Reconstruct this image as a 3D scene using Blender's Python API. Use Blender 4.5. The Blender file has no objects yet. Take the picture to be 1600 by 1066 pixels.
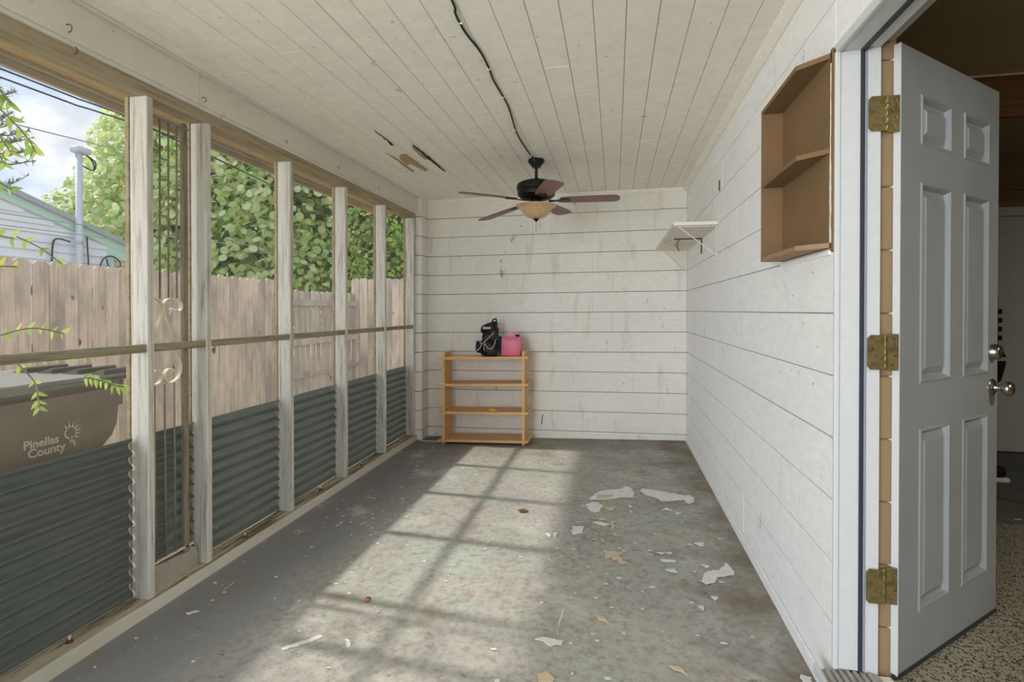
import bpy, bmesh, math, random
from mathutils import Vector, Matrix, noise
R = math.radians
random.seed(7)
sc = bpy.context.scene
col = sc.collection

# ------------------------------------------------------------------ camera, sky, sun, exposure
CAM_H = 1.28
cam_d = bpy.data.cameras.new('camera'); cam = bpy.data.objects.new('camera', cam_d); col.objects.link(cam)
cam_d.sensor_fit = 'HORIZONTAL'; cam_d.sensor_width = 36.0
cam_d.lens = 830.0 / 1600.0 * 36.0
cam_d.shift_y = -(533.0 - 491.5) / 1600.0
cam_d.clip_start = 0.05; cam_d.clip_end = 500
cam.location = (0, 0, CAM_H)
cam.rotation_euler = (R(90 - .45), 0, R(10.911))
sc.camera = cam
sc.view_settings.view_transform = 'Standard'; sc.view_settings.look = 'None'
sc.view_settings.gamma = 1.0; sc.view_settings.use_curve_mapping = False
sc.view_settings.exposure = 0.25
sc.cycles.max_bounces = 12; sc.cycles.diffuse_bounces = 8; sc.cycles.transparent_max_bounces = 16
sc.cycles.sample_clamp_indirect = 6

SKY = 1.6
w = bpy.data.worlds.new('world'); sc.world = w; w.use_nodes = True
wn = w.node_tree; wn.nodes.clear(); wl = wn.links
tc = wn.nodes.new('ShaderNodeTexCoord')
mp = wn.nodes.new('ShaderNodeMapping'); mp.inputs['Scale'].default_value = (2.2, 2.2, 4.2); mp.inputs['Location'].default_value = (.35, .1, .55)
nz = wn.nodes.new('ShaderNodeTexNoise'); nz.inputs['Scale'].default_value = 1.7; nz.inputs['Detail'].default_value = 9; nz.inputs['Roughness'].default_value = .55
rp = wn.nodes.new('ShaderNodeValToRGB'); rp.color_ramp.elements[0].position = .42; rp.color_ramp.elements[1].position = .56
nz2 = wn.nodes.new('ShaderNodeTexNoise'); nz2.inputs['Scale'].default_value = 5; nz2.inputs['Detail'].default_value = 8
cl = wn.nodes.new('ShaderNodeValToRGB')
cl.color_ramp.elements[0].position = .35; cl.color_ramp.elements[0].color = (.44, .475, .52, 1)
cl.color_ramp.elements[1].position = .62; cl.color_ramp.elements[1].color = (.70, .71, .72, 1)
mx = wn.nodes.new('ShaderNodeMix'); mx.data_type = 'RGBA'; mx.inputs[6].default_value = (.27, .39, .58, 1)
bg = wn.nodes.new('ShaderNodeBackground'); bg.inputs['Strength'].default_value = 1.0
ou = wn.nodes.new('ShaderNodeOutputWorld')
wl.new(tc.outputs['Generated'], mp.inputs[0]); wl.new(mp.outputs[0], nz.inputs[0]); wl.new(mp.outputs[0], nz2.inputs[0])
wl.new(nz.outputs[0], rp.inputs[0]); wl.new(rp.outputs[0], mx.inputs[0]); wl.new(nz2.outputs[0], cl.inputs[0])
wl.new(cl.outputs[0], mx.inputs[7]); wl.new(mx.outputs[2], bg.inputs[0]); wl.new(bg.outputs[0], ou.inputs[0])
bg.inputs['Strength'].default_value = SKY

sd = bpy.data.lights.new('sun', 'SUN'); sun = bpy.data.objects.new('sun', sd); col.objects.link(sun)
sd.energy = 3.2; sd.angle = R(2.2); sd.color = (1, .95, .88)
sun.rotation_euler = Vector((1, -.13, -1)).to_track_quat('-Z', 'Y').to_euler()
# added fill light behind the camera, brightening the porch walls; no real source
ad = bpy.data.lights.new('porch_fill', 'AREA'); al = bpy.data.objects.new('porch_fill', ad); col.objects.link(al)
ad.shape = 'RECTANGLE'; ad.size = 2.8; ad.size_y = 3.2; ad.energy = 330; ad.color = (.96, .98, 1)
al.location = (-3.0, -4.4, 1.45); al.rotation_euler = Vector((.42, 1, .02)).to_track_quat('-Z', 'Y').to_euler()

rl_ = bpy.data.lights.new('room_fill', 'AREA'); ro_ = bpy.data.objects.new('room_fill', rl_); col.objects.link(ro_)  # added, unseen fill that brightens the dark room beyond the door
rl_.shape = 'DISK'; rl_.size = .35; rl_.energy = 34; rl_.color = (1, .9, .72); ro_.location = (2.6, .6, 2.58)

# ------------------------------------------------------------------ materials
def lin(c):
    if isinstance(c, str):
        c = [int(c[i:i + 2], 16) / 255 for i in (0, 2, 4)]
        c = [x / 12.92 if x <= .04045 else ((x + .055) / 1.0415) ** 2.4 for x in c]
    return (c[0], c[1], c[2], 1)

class Nt:
    def __init__(s, name):
        s.m = bpy.data.materials.new(name); s.m.use_nodes = True
        s.t = s.m.node_tree; s.b = s.t.nodes['Principled BSDF']; s.tc = s.n('ShaderNodeTexCoord')
    def n(s, k, **kw):
        x = s.t.nodes.new(k)
        for a, v in kw.items(): setattr(x, a, v)
        return x
    def l(s, a, b): s.t.links.new(a, b)
    def noise(s, scale=1, vec=(1, 1, 1), detail=6, rough=.55, coord='Object', loc=(0, 0, 0), rnd=False, dist=0):
        m = s.n('ShaderNodeMapping'); m.inputs['Scale'].default_value = vec; m.inputs['Location'].default_value = loc
        s.l(s.tc.outputs[coord], m.inputs[0])
        if rnd:
            oi = s.n('ShaderNodeObjectInfo'); v = s.n('ShaderNodeVectorMath', operation='SCALE'); v.inputs[0].default_value = (37, 53, 71)
            s.l(oi.outputs['Random'], v.inputs[3]); s.l(v.outputs[0], m.inputs['Location'])
        t = s.n('ShaderNodeTexNoise'); t.inputs['Scale'].default_value = scale; t.inputs['Detail'].default_value = detail
        t.inputs['Roughness'].default_value = rough; t.inputs['Distortion'].default_value = dist
        s.l(m.outputs[0], t.inputs[0]); return t.outputs[0]
    def ramp(s, fac, stops):
        r = s.n('ShaderNodeValToRGB'); e = r.color_ramp.elements
        while len(e) < len(stops): e.new(.5)
        for i, (p, c) in enumerate(stops): e[i].position = p; e[i].color = lin(c)
        s.l(fac, r.inputs[0]); return r.outputs[0]
    def mix(s, fac, a, b, mode='MIX'):
        x = s.n('ShaderNodeMix'); x.data_type = 'RGBA'; x.blend_type = mode
        for i, v in ((0, fac), (6, a), (7, b)):
            if isinstance(v, (int, float)): x.inputs[i].default_value = v
            elif isinstance(v, (str, tuple, list)): x.inputs[i].default_value = lin(v)
            else: s.l(v, x.inputs[i])
        return x.outputs[2]
    def mask(s, noise_out, lo, hi):
        return s.ramp(noise_out, [(lo, (0, 0, 0)), (hi, (1, 1, 1))])
    def vary(s, c, amt):
        oi = s.n('ShaderNodeObjectInfo'); mr = s.n('ShaderNodeMapRange'); mr.inputs[3].default_value = 1 - amt; mr.inputs[4].default_value = 1 + amt
        s.l(oi.outputs['Random'], mr.inputs[0]); h = s.n('ShaderNodeHueSaturation'); s.l(mr.outputs[0], h.inputs['Value']); s.l(c, h.inputs['Color']); return h.outputs[0]
    def fin(s, c=None, rough=.8, bump=None, bstr=.3, bdist=.005, spec=.3, metal=0):
        if c is not None:
            if isinstance(c, (str, tuple)): s.b.inputs['Base Color'].default_value = lin(c)
            else: s.l(c, s.b.inputs['Base Color'])
        if isinstance(rough, (int, float)): s.b.inputs['Roughness'].default_value = rough
        else: s.l(rough, s.b.inputs['Roughness'])
        s.b.inputs['Specular IOR Level'].default_value = spec; s.b.inputs['Metallic'].default_value = metal
        if bump is not None:
            b = s.n('ShaderNodeBump'); b.inputs['Strength'].default_value = bstr; b.inputs['Distance'].default_value = bdist
            s.l(bump, b.inputs['Height']); s.l(b.outputs[0], s.b.inputs['Normal'])
        return s.m

def simple(name, c, rough=.6, metal=0, spec=.4, var=.06, scale=25):
    k = Nt(name); n = k.noise(scale, detail=4)
    base = lin(c)[:3]
    cc = k.ramp(n, [(.3, tuple(x * (1 - var) for x in base)), (.7, tuple(min(1, x * (1 + var)) for x in base))])
    return k.fin(cc, rough, n, .05, .002, spec, metal)

def white_block(name, base, dirt, warm, streak=(3, 3, .6), dirtlo=.56):
    k = Nt(name)
    big = k.noise(1.1, detail=5, rough=.6); fine = k.noise(14, (1, 1, 2.5), 8, .65)
    c = k.mix(k.mask(big, .35, .7), base, warm)
    c = k.mix(k.mask(fine, .35, .8), c, tuple(x * .86 for x in lin(base)[:3]))
    st = k.noise(2.2, streak, 10, .7, loc=(3, 1, 5))
    c = k.mix(k.mask(st, dirtlo, dirtlo + .22), c, dirt)
    sp = k.noise(34, detail=3, loc=(9, 2, 4))
    c = k.mix(k.mask(sp, .73, .76), c, '6d675c')
    sm = k.noise(9, (1, 1, .35), 8, .75, loc=(2, 8, 1)); c = k.mix(k.mask(sm, .645, .68), c, 'a89f90')
    return k.fin(c, .72, k.noise(90, (1, 1, 1.4), 6, .7), .35, .004, .25)

M = {}
M['wall_back'] = white_block('painted_block_grimy', 'e6e4de', 'b9b1a1', 'dedbd2')
M['wall_right'] = white_block('painted_block_white', 'f1f2f4', 'd3cfc6', 'ecebe7', dirtlo=.60)
M['ceiling'] = white_block('painted_board_ceiling', 'f0ede4', 'd8d1c2', 'ebe7dc', (6, .7, 6), .64)
M['mortar'] = simple('grimy_joint', '6f685c', .9)
M['mortar_light'] = simple('shallow_joint', '9a968e', .9)
M['header'] = white_block('painted_header_board', 'dcd8cc', 'b8ad98', 'd4cfc1', (5, .5, 4), .58)

def weathered(name, paint, wood, dark, grain=(18, 18, 1.0), lo=.5, hi=.62):
    k = Nt(name)
    g = k.noise(3.0, grain, 10, .7, rnd=True); big = k.noise(2.0, tuple(x * .25 for x in grain), 6, .6, rnd=True, loc=(5, 5, 5))
    c = k.mix(k.mask(g, lo, hi), paint, wood)
    c = k.mix(k.mask(big, .56, .72), c, wood)
    g2 = k.noise(9, grain, 8, .7, rnd=True)
    c = k.mix(k.mask(g2, .62, .74), c, dark)
    c = k.vary(c, .04)
    return k.fin(c, .85, g, .45, .004, .2)
M['post'] = weathered('chipped_white_post', 'd3d0c8', 'a89e8e', '6f6453', lo=.50, hi=.64)
M['plate'] = weathered('bare_weathered_timber', 'a3977f', '8c7c62', '55472f', (14, .9, 14))
M['rail'] = weathered('mossy_rail', '9b957f', '7f7861', '4c4634', (14, .9, 14))
M['sill'] = weathered('worn_sill', 'c0b8a4', '7d6f5b', '4a3f31', (9, .8, 9), .46, .56)
M['soffit'] = weathered('raw_soffit_board', 'bfa67f', 'ab906a', '84694a', (10, .8, 10))
M['fascia'] = weathered('fascia_back', 'b8ac98', 'a39681', '80735d', (10, .8, 10))
M['bare_wood'] = weathered('bare_peeled_wood', 'b09a7c', 'a08664', '5d4a33', (30, 3, 30))
M['crack'] = simple('open_crack', '3a2f22', .95)

def fencewood(name, a, b, g):
    k = Nt(name)
    n = k.noise(2.4, (20, 20, .35), 9, .65, rnd=True, dist=.4)
    top = k.noise(1.4, (2, 2, 1), 5, .6, rnd=True)
    c = k.ramp(n, [(.34, a), (.5, b), (.66, g)])
    c = k.mix(k.mask(top, .42, .62), c, 'b3a699')
    gr = k.noise(5, (16, 16, .25), 8, .7, rnd=True, loc=(2, 2, 2)); c = k.mix(k.mask(gr, .58, .7), c, '9c8878')
    kn = k.noise(3.6, (2.6, 2.6, 1.3), 1, .3, rnd=True)
    c = k.mix(k.mask(kn, .755, .79), c, '6e5140')
    c = k.vary(c, .1)
    return k.fin(c, .9, n, .5, .004, .15)
M['picket'] = fencewood('cedar_picket', 'dfc6b0', 'edd8c3', 'b59c89')
M['picket_grey'] = fencewood('greyed_picket', 'c9b9ac', 'd9cabd', 'b9a99d')

def floor_mat():
    k = Nt('worn_painted_concrete')
    big = k.noise(.9, detail=6, rough=.62); mid = k.noise(3.4, detail=8, rough=.65, loc=(4, 2, 0)); fine = k.noise(28, detail=8, rough=.7)
    c = k.ramp(big, [(.3, '9b9994'), (.46, 'b0ada6'), (.55, 'a8aca2'), (.68, 'b5aca1')])
    c = k.mix(k.mask(mid, .52, .66), c, 'a3a19b')
    c = k.mix(k.mask(k.noise(1.7, detail=8, rough=.7, loc=(1, 7, 0)), .56, .70), c, '93867a')
    c = k.mix(k.mask(k.noise(1.3, detail=6, rough=.6, loc=(8, 3, 0)), .58, .72), c, 'aab5ab')
    # dark band along the sill: grey paint plus shade put into the colour
    sx = k.n('ShaderNodeSeparateXYZ'); k.l(k.tc.outputs['Object'], sx.inputs[0])
    ad = k.n('ShaderNodeMath', operation='MULTIPLY_ADD'); ad.inputs[1].default_value = .5; k.l(mid, ad.inputs[0]); k.l(sx.outputs[0], ad.inputs[2])
    mr = k.n('ShaderNodeMapRange'); mr.inputs[1].default_value = -1.42; mr.inputs[2].default_value = -1.02; mr.inputs[3].default_value = 1; mr.inputs[4].default_value = 0
    k.l(ad.outputs[0], mr.inputs[0]); c = k.mix(mr.outputs[0], c, '85878b')
    c = k.mix(k.mask(fine, .45, .72), c, '87827a')
    sp = k.noise(60, detail=3, loc=(2, 2, 2)); c = k.mix(k.mask(sp, .70, .73), c, 'c9c4b8')
    dk = k.noise(11, (1, 1.6, 1), 8, .75, loc=(6, 1, 2)); c = k.mix(k.mask(dk, .60, .70), c, '6a6157')
    st = k.noise(2.4, detail=9, rough=.75, loc=(0, 4, 7)); c = k.mix(k.mask(st, .56, .66), c, '8d8177'); pl2 = k.noise(2.0, detail=9, rough=.72, loc=(5, 9, 2)); c = k.mix(k.mask(pl2, .57, .66), c, 'bdbab2')
    cr = k.noise(5, (6, .5, 1), 3, .5, loc=(1, 1, 1)); c = k.mix(k.mask(cr, .742, .748), c, 'cfcabf')
    # browner and darker towards the back and right walls
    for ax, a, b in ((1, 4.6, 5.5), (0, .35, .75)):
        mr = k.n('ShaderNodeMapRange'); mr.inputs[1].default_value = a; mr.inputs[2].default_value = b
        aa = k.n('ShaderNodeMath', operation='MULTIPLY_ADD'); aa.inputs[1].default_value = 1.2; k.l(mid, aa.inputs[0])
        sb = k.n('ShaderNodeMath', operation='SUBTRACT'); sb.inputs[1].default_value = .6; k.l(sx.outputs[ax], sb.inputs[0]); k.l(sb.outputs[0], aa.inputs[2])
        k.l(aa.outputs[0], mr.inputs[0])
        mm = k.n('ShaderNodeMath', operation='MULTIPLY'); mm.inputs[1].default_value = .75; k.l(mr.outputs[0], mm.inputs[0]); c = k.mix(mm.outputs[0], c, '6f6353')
    return k.fin(c, k.ramp(mid, [(.3, (.55, .55, .55)), (.7, (.8, .8, .8))]), fine, .25, .003, .35)
M['floor'] = floor_mat()
M['flake'] = simple('pale_paint_remnant', 'dcdcda', .6, var=.1)
M['flake_tan'] = simple('tan_paint_remnant', 'cdb9a0', .6, var=.1)

def corrug():
    k = Nt('painted_corrugated_metal'); n = k.noise(9, (1, 1.2, 2.5), 8, .65); s = k.noise(3, (1, .2, 6), 6, .6, loc=(3, 0, 0))
    c = k.ramp(n, [(.3, '7d8480'), (.6, '878d89'), (.8, '93968f')])
    c = k.mix(k.mask(s, .62, .8), c, '7b7468')
    sp = k.noise(40, detail=3); c = k.mix(k.mask(sp, .72, .75), c, 'a9aaa2')
    return k.fin(c, .42, n, .1, .002, .5, 0)
M['corrugated'] = corrug()
M['iron'] = simple('cream_painted_iron', 'e2d9c2', .6, var=.1)
M['bar'] = simple('dull_iron_bar', '8a8175', .6, var=.15)
M['gatewood'] = weathered('gate_stile_wood', '8d8374', '6f6455', '3d352b', (20, 20, 1))
M['kick'] = weathered('grey_kick_board', 'a6a196', '7d766a', '3c342a', (6, 2, 6), .55, .62)

def screen_mat():
    m = bpy.data.materials.new('insect_screen_mesh'); m.use_nodes = True; t = m.node_tree
    b = t.nodes['Principled BSDF']; b.inputs['Base Color'].default_value = (.45, .45, .43, 1); b.inputs['Roughness'].default_value = .8
    tr = t.nodes.new('ShaderNodeBsdfTransparent'); mx = t.nodes.new('ShaderNodeMixShader'); mx.inputs[0].default_value = .1
    t.links.new(tr.outputs[0], mx.inputs[1]); t.links.new(b.outputs[0], mx.inputs[2]); t.links.new(mx.outputs[0], t.nodes['Material Output'].inputs[0])
    return m
M['screen'] = screen_mat()

M['cabinet'] = simple('brown_painted_wood', '775d40', .75, var=.08, scale=6)
M['cabinet_lit'] = simple('lit_underside_brown_wood', '94795f', .75, var=.12, scale=9)  # paler brown: light on the bottom board's underside, put into the colour
M['scraped'] = weathered('scraped_white_edge', 'e6e2da', 'cbbfae', '6a4c36', (40, 40, 4))
M['whitetrim'] = simple('white_trim_paint', 'c8ccd0', .45, var=.03)
M['shelfwhite'] = weathered('stained_white_shelf', 'dad6cc', 'c4b8a6', '8b6a4a', (8, 3, 8), .6, .75)
M['bracket'] = simple('white_wire_bracket', 'cfccc4', .5)
M['rust'] = simple('rusty_metal', '6b4a34', .85, var=.3)

def doorpaint():  # shade on the white door put into its face colour; edge stays white
    k = Nt('door_paint_with_shade'); n = k.noise(3, detail=6); g = k.noise(4, (30, 30, 1.2), 8, .6)
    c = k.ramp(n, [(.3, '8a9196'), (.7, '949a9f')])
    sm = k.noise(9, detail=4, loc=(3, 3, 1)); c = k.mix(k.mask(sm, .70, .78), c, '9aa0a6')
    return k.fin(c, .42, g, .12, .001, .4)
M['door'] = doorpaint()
def zinc():
    k = Nt('yellow_zinc'); n = k.noise(30, detail=4)
    return k.fin(k.ramp(n, [(.35, '877c4c'), (.5, 'a8996a'), (.65, '7d7650'), (.75, '9a7755')]), .35, None, metal=.8)
M['hinge'] = zinc()
M['nickel'] = simple('satin_nickel', 'a8a29a', .28, 1, .5, .02)
M['rubber'] = simple('dark_weatherstrip', '31343d', .5)
M['jambgap'] = simple('grey_weatherstrip', '8b93a0', .5)
M['threshold'] = simple('worn_aluminium_sill', 'a5a39d', .5, .4, var=.15)
M['tan'] = simple('tan_block_paint', '8c7659', .8, var=.06, scale=3)
M['tanjoint'] = simple('tan_joint', '8b7659', .85)
M['roomceil'] = simple('room_ceiling_paint', 'a39a80', .85, var=.05, scale=3)
M['roomwood'] = weathered('dark_wood_board', '7a5a3a', '6a4a2c', '3d2817', (1, 14, 14))
M['roomtrim'] = simple('ochre_trim', '96804f', .7)
M['darkfloor'] = simple('dark_grey_slab', '6d716e', .7, var=.12, scale=5)
def terrazzo():
    k = Nt('terrazzo'); v = k.n('ShaderNodeTexVoronoi'); v.inputs['Scale'].default_value = 150; k.l(k.tc.outputs['Object'], v.inputs[0])
    c = k.ramp(v.outputs['Color'], [(.0, '3a372f'), (.3, '55524a'), (.36, '928e80'), (.7, 'aaa696'), (.9, '7c7768')])
    return k.fin(c, .35, None, spec=.5)
M['terrazzo'] = terrazzo()
M['black'] = simple('black_plastic', '1b1b1d', .5)
M['white'] = simple('white_plastic', 'e2e2e2', .5)

M['shelfwood'] = None
def ply():
    k = Nt('birch_plywood'); n = k.noise(3, (1.2, 12, 12), 8, .6, rnd=True)
    return k.fin(k.ramp(n, [(.3, 'c79a63'), (.5, 'd8ae78'), (.75, 'b98a54')]), .5, n, .1, .001, .35)
M['shelfwood'] = ply()
M['bronze'] = simple('dark_bronze_metal', '23251f', .38, .6, .5, .1)
def blade():
    k = Nt('reddish_brown_blade'); n = k.noise(6, (1, 9, 9), 8, .6)
    return k.fin(k.ramp(n, [(.3, '6a4641'), (.6, '7d5650'), (.75, '5c3b38')]), .4, None, spec=.4)
M['blade'] = blade()
def bowl():
    k = Nt('amber_alabaster_glass'); n = k.noise(7, detail=5, dist=1.5)
    k.b.inputs['Subsurface Weight'].default_value = .15; k.b.inputs['Subsurface Radius'].default_value = (.05, .04, .02)
    return k.fin(k.ramp(n, [(.3, 'b3946c'), (.6, 'c4a67e'), (.8, 'd4bc9a')]), .25, None, spec=.5)
M['bowl'] = bowl()
M['cable'] = simple('black_cable', '1e1d1a', .6)
M['staple'] = simple('white_clip', 'd6d2c6', .6)
M['pink'] = simple('pink_plastic', 'd9748f', .4, var=.08, scale=8)
M['pink_dark'] = simple('deep_pink_plastic', 'c4506a', .4)
def packfab():
    k = Nt('black_camo_fabric'); n = k.noise(12, detail=4)
    c = k.ramp(n, [(.4, '141416'), (.52, '1d1d20'), (.56, '4a4843'), (.63, '201f22'), (.68, '7b776c'), (.72, '18181a')])
    return k.fin(c, .75, k.noise(60), .3, .003)
M['pack'] = packfab()
M['piping'] = simple('grey_piping', 'b3ad9f', .6)
M['yellow'] = simple('yellow_plastic', 'cfc23a', .5)
M['nut'] = simple('brown_nut_shell', '8a5a30', .6, var=.3)
def binplastic():
    k = Nt('brown_bin_plastic'); n = k.noise(2.5, (1, .5, 2.5), 8, .6); s = k.noise(4, (1, 2, .5), 8, .65, loc=(3, 3, 3))
    c = k.ramp(n, [(.3, '7d6f5c'), (.6, '8f7f6a'), (.8, '9a8a70')])
    c = k.mix(k.mask(s, .56, .75), c, 'a08a62')
    return k.fin(c, .45, None, spec=.5)
M['bin'] = binplastic()
M['binlid'] = simple('grey_brown_lid_plastic', '8a8783', .4, var=.08, scale=6)
M['ridge'] = simple('dark_brown_bin_plastic', '57504a', .5)
M['cream_print'] = simple('cream_print', 'e2d8c2', .6)
M['siding'] = simple('white_siding', 'e8ebf2', .6, var=.03, scale=4)
M['mint'] = simple('mint_trim', 'bfe0d4', .6, var=.03)
M['shingle'] = simple('grey_roof_edge', 'a8adb2', .8, var=.1)
M['beige'] = simple('beige_soffit', 'd8c8b4', .8)
M['pvc'] = simple('grey_conduit', 'c6ccd6', .5, var=.04)
M['wire'] = simple('dark_wire', '2e3540', .7)
M['wire_pale'] = simple('pale_wire', '9a9f98', .7)
M['bark'] = weathered('tree_bark', '7d6a55', '6a5743', '3f3226', (9, 9, 1))

def leafmat(name, stops, transl=.45, rough=.5):
    k = Nt(name); g = k.n('ShaderNodeNewGeometry')
    c = k.ramp(g.outputs['Random Per Island'], stops)
    k.l(c, k.b.inputs['Base Color']); k.b.inputs['Roughness'].default_value = rough; k.b.inputs['Specular IOR Level'].default_value = .35
    tr = k.n('ShaderNodeBsdfTranslucent'); k.l(c, tr.inputs[0]); mxs = k.n('ShaderNodeMixShader'); mxs.inputs[0].default_value = transl
    k.l(k.b.outputs[0], mxs.inputs[1]); k.l(tr.outputs[0], mxs.inputs[2]); k.l(mxs.outputs[0], k.t.nodes['Material Output'].inputs[0])
    return k.m
def leafmat_obj(name, stops, transl=.45):
    k = Nt(name); g = k.n('ShaderNodeObjectInfo')
    c = k.ramp(g.outputs['Random'], stops)
    k.l(c, k.b.inputs['Base Color']); k.b.inputs['Roughness'].default_value = .45; k.b.inputs['Specular IOR Level'].default_value = .35
    tr = k.n('ShaderNodeBsdfTranslucent'); k.l(c, tr.inputs[0]); mxs = k.n('ShaderNodeMixShader'); mxs.inputs[0].default_value = transl
    k.l(k.b.outputs[0], mxs.inputs[1]); k.l(tr.outputs[0], mxs.inputs[2]); k.l(mxs.outputs[0], k.t.nodes['Material Output'].inputs[0])
    return k.m
GR = [(0, 'b3cc80'), (.3, 'cade96'), (.6, 'deeab2'), (.85, 'e9efc4'), (.97, 'dcc07c')]
M['leaf'] = leafmat('sea_grape_leaf', GR); M['leaf1'] = leafmat_obj('sea_grape_leaf_single', GR)
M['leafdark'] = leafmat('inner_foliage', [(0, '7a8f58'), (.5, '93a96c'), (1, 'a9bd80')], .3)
M['leafyellow'] = leafmat('small_bright_leaf', [(0, 'a5c060'), (.4, 'c0d872'), (.8, 'd6e58c'), (1, '93ae58')])
M['leafnear'] = leafmat_obj('near_shrub_leaf', [(0, '8fb548'), (.4, 'a9cc5c'), (.8, 'bcd877'), (1, 'd9d860')], .5)
M['needle'] = leafmat('pine_needle', [(0, '6d7a6a'), (.5, '84907a'), (1, '9aa08a')], .2)
M['twig'] = simple('twig_bark', '8a7f66', .8)
def groundm():  # unseen ground made pale so that it bounces light up to the ceiling
    k = Nt('pale_bounce_ground'); n = k.noise(3, detail=8, rough=.7)
    return k.fin(k.ramp(n, [(.3, 'b0a88c'), (.5, 'c0b79a'), (.7, 'cfc6ac')]), .95, n, .5, .02)
M['ground'] = groundm()

# ------------------------------------------------------------------ helpers
def wloc(o):
    v = Vector((0, 0, 0))
    while o is not None: v += Vector(o.location); o = o.parent
    return v
def obj(name, bm, m, parent=None, local=False, smooth=False, label=None):
    if parent is not None and not local: bmesh.ops.translate(bm, verts=bm.verts, vec=-wloc(parent))
    me = bpy.data.meshes.new(name); bm.to_mesh(me); bm.free()
    for mm in (m if isinstance(m, (list, tuple)) else [m]): me.materials.append(M[mm])
    if smooth:
        for p in me.polygons: p.use_smooth = True
        if smooth != True: me.set_sharp_from_angle(angle=R(smooth))
    o = bpy.data.objects.new(name, me); col.objects.link(o)
    if parent is not None: o.parent = parent
    if label: o['label'] = label
    return o
def tag(o, label=None, cat=None, group=None, kind=None):
    if label: o['label'] = label
    if cat: o['category'] = cat
    if group: o['group'] = group
    if kind: o['kind'] = kind
    return o
def root(name, loc, label=None, cat=None, group=None, kind=None, rz=0):
    o = bpy.data.objects.new(name, None); col.objects.link(o); o.location = loc; o.rotation_euler = (0, 0, rz); o.empty_display_size = .1
    return tag(o, label, cat, group, kind)
def copy_part(o, parent, loc=None, rot=None, scale=None):
    c = o.copy(); col.objects.link(c); c.parent = parent
    if loc is not None: c.location = loc
    if rot is not None: c.rotation_euler = rot
    if scale is not None: c.scale = scale
    return c
def B(): return bmesh.new()
def box(bm, x0, x1, y0, y1, z0, z1, bev=0):
    vs = [bm.verts.new((x, y, z)) for x in (x0, x1) for y in (y0, y1) for z in (z0, z1)]
    fs = [bm.faces.new([vs[i] for i in q]) for q in ((0, 1, 3, 2), (4, 6, 7, 5), (0, 4, 5, 1), (2, 3, 7, 6), (0, 2, 6, 4), (1, 5, 7, 3))]
    if bev:
        es = list({e for f in fs for e in f.edges})
        bmesh.ops.bevel(bm, geom=es, offset=bev, segments=1, affect='EDGES', clamp_overlap=True)
    return bm
def bx(*a, bev=0): return box(B(), *a, bev=bev)
def prism(bm, pts, axis, a, b):
    """pts 2d outline; extruded along axis from a to b"""
    def P(p, t): return {'x': (t, p[0], p[1]), 'y': (p[0], t, p[1]), 'z': (p[0], p[1], t)}[axis]
    A = [bm.verts.new(P(p, a)) for p in pts]; Bv = [bm.verts.new(P(p, b)) for p in pts]
    n = len(pts); bm.faces.new(A[::-1]); bm.faces.new(Bv)
    for i in range(n): bm.faces.new([A[i], A[(i + 1) % n], Bv[(i + 1) % n], Bv[i]])
    bmesh.ops.recalc_face_normals(bm, faces=bm.faces); return bm
def lathe(bm, prof, seg=32, c=(0, 0, 0), M4=None):
    rings = []
    for r, z in prof:
        if r < 1e-6: rings.append([bm.verts.new((0, 0, z))])
        else: rings.append([bm.verts.new((r * math.cos(2 * math.pi * i / seg), r * math.sin(2 * math.pi * i / seg), z)) for i in range(seg)])
    for a, b in zip(rings, rings[1:]):
        if len(a) == 1 and len(b) == 1: continue
        for i in range(seg):
            j = (i + 1) % seg
            if len(a) == 1: bm.faces.new([a[0], b[j], b[i]])
            elif len(b) == 1: bm.faces.new([a[i], a[j], b[0]])
            else: bm.faces.new([a[i], a[j], b[j], b[i]])
    vs = [v for r_ in rings for v in r_]
    if M4 is not None: bmesh.ops.transform(bm, matrix=M4, verts=vs)
    bmesh.ops.translate(bm, verts=vs, vec=Vector(c))
    bmesh.ops.recalc_face_normals(bm, faces=bm.faces)
    return bm
def tube(bm, pts, r, seg=6, cap=True):
    pts = [Vector(p) for p in pts]; rings = []; n = len(pts); up = None
    for i, p in enumerate(pts):
        d = (pts[min(i + 1, n - 1)] - pts[max(i - 1, 0)]).normalized()
        if up is None: up = Vector((0, 0, 1)) if abs(d.z) < .9 else Vector((1, 0, 0))
        s = d.cross(up); s = s.normalized() if s.length > 1e-6 else Vector((1, 0, 0)); u = s.cross(d).normalized(); up = u
        rr = r[i] if isinstance(r, (list, tuple)) else r
        rings.append([bm.verts.new(p + (s * math.cos(2 * math.pi * k / seg) + u * math.sin(2 * math.pi * k / seg)) * rr) for k in range(seg)])
    for a, b in zip(rings, rings[1:]):
        for i in range(seg): j = (i + 1) % seg; bm.faces.new([a[i], a[j], b[j], b[i]])
    if cap: bm.faces.new(rings[0][::-1]); bm.faces.new(rings[-1])
    return bm
def ribbon(bm, pts, x, wdt, th):
    """flat metal strip following 2d (y,z) points, width along x"""
    n = len(pts); P = [Vector((p[0], p[1])) for p in pts]; rings = []
    for i in range(n):
        d = (P[min(i + 1, n - 1)] - P[max(i - 1, 0)]).normalized(); nn = Vector((-d.y, d.x)) * th / 2
        a, b = P[i] + nn, P[i] - nn
        rings.append([bm.verts.new(q) for q in ((x - wdt / 2, a.x, a.y), (x + wdt / 2, a.x, a.y), (x + wdt / 2, b.x, b.y), (x - wdt / 2, b.x, b.y))])
    for a, b in zip(rings, rings[1:]):
        for i in range(4): j = (i + 1) % 4; bm.faces.new([a[i], a[j], b[j], b[i]])
    bm.faces.new(rings[0]); bm.faces.new(rings[-1][::-1]); bmesh.ops.recalc_face_normals(bm, faces=bm.faces); return bm
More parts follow.
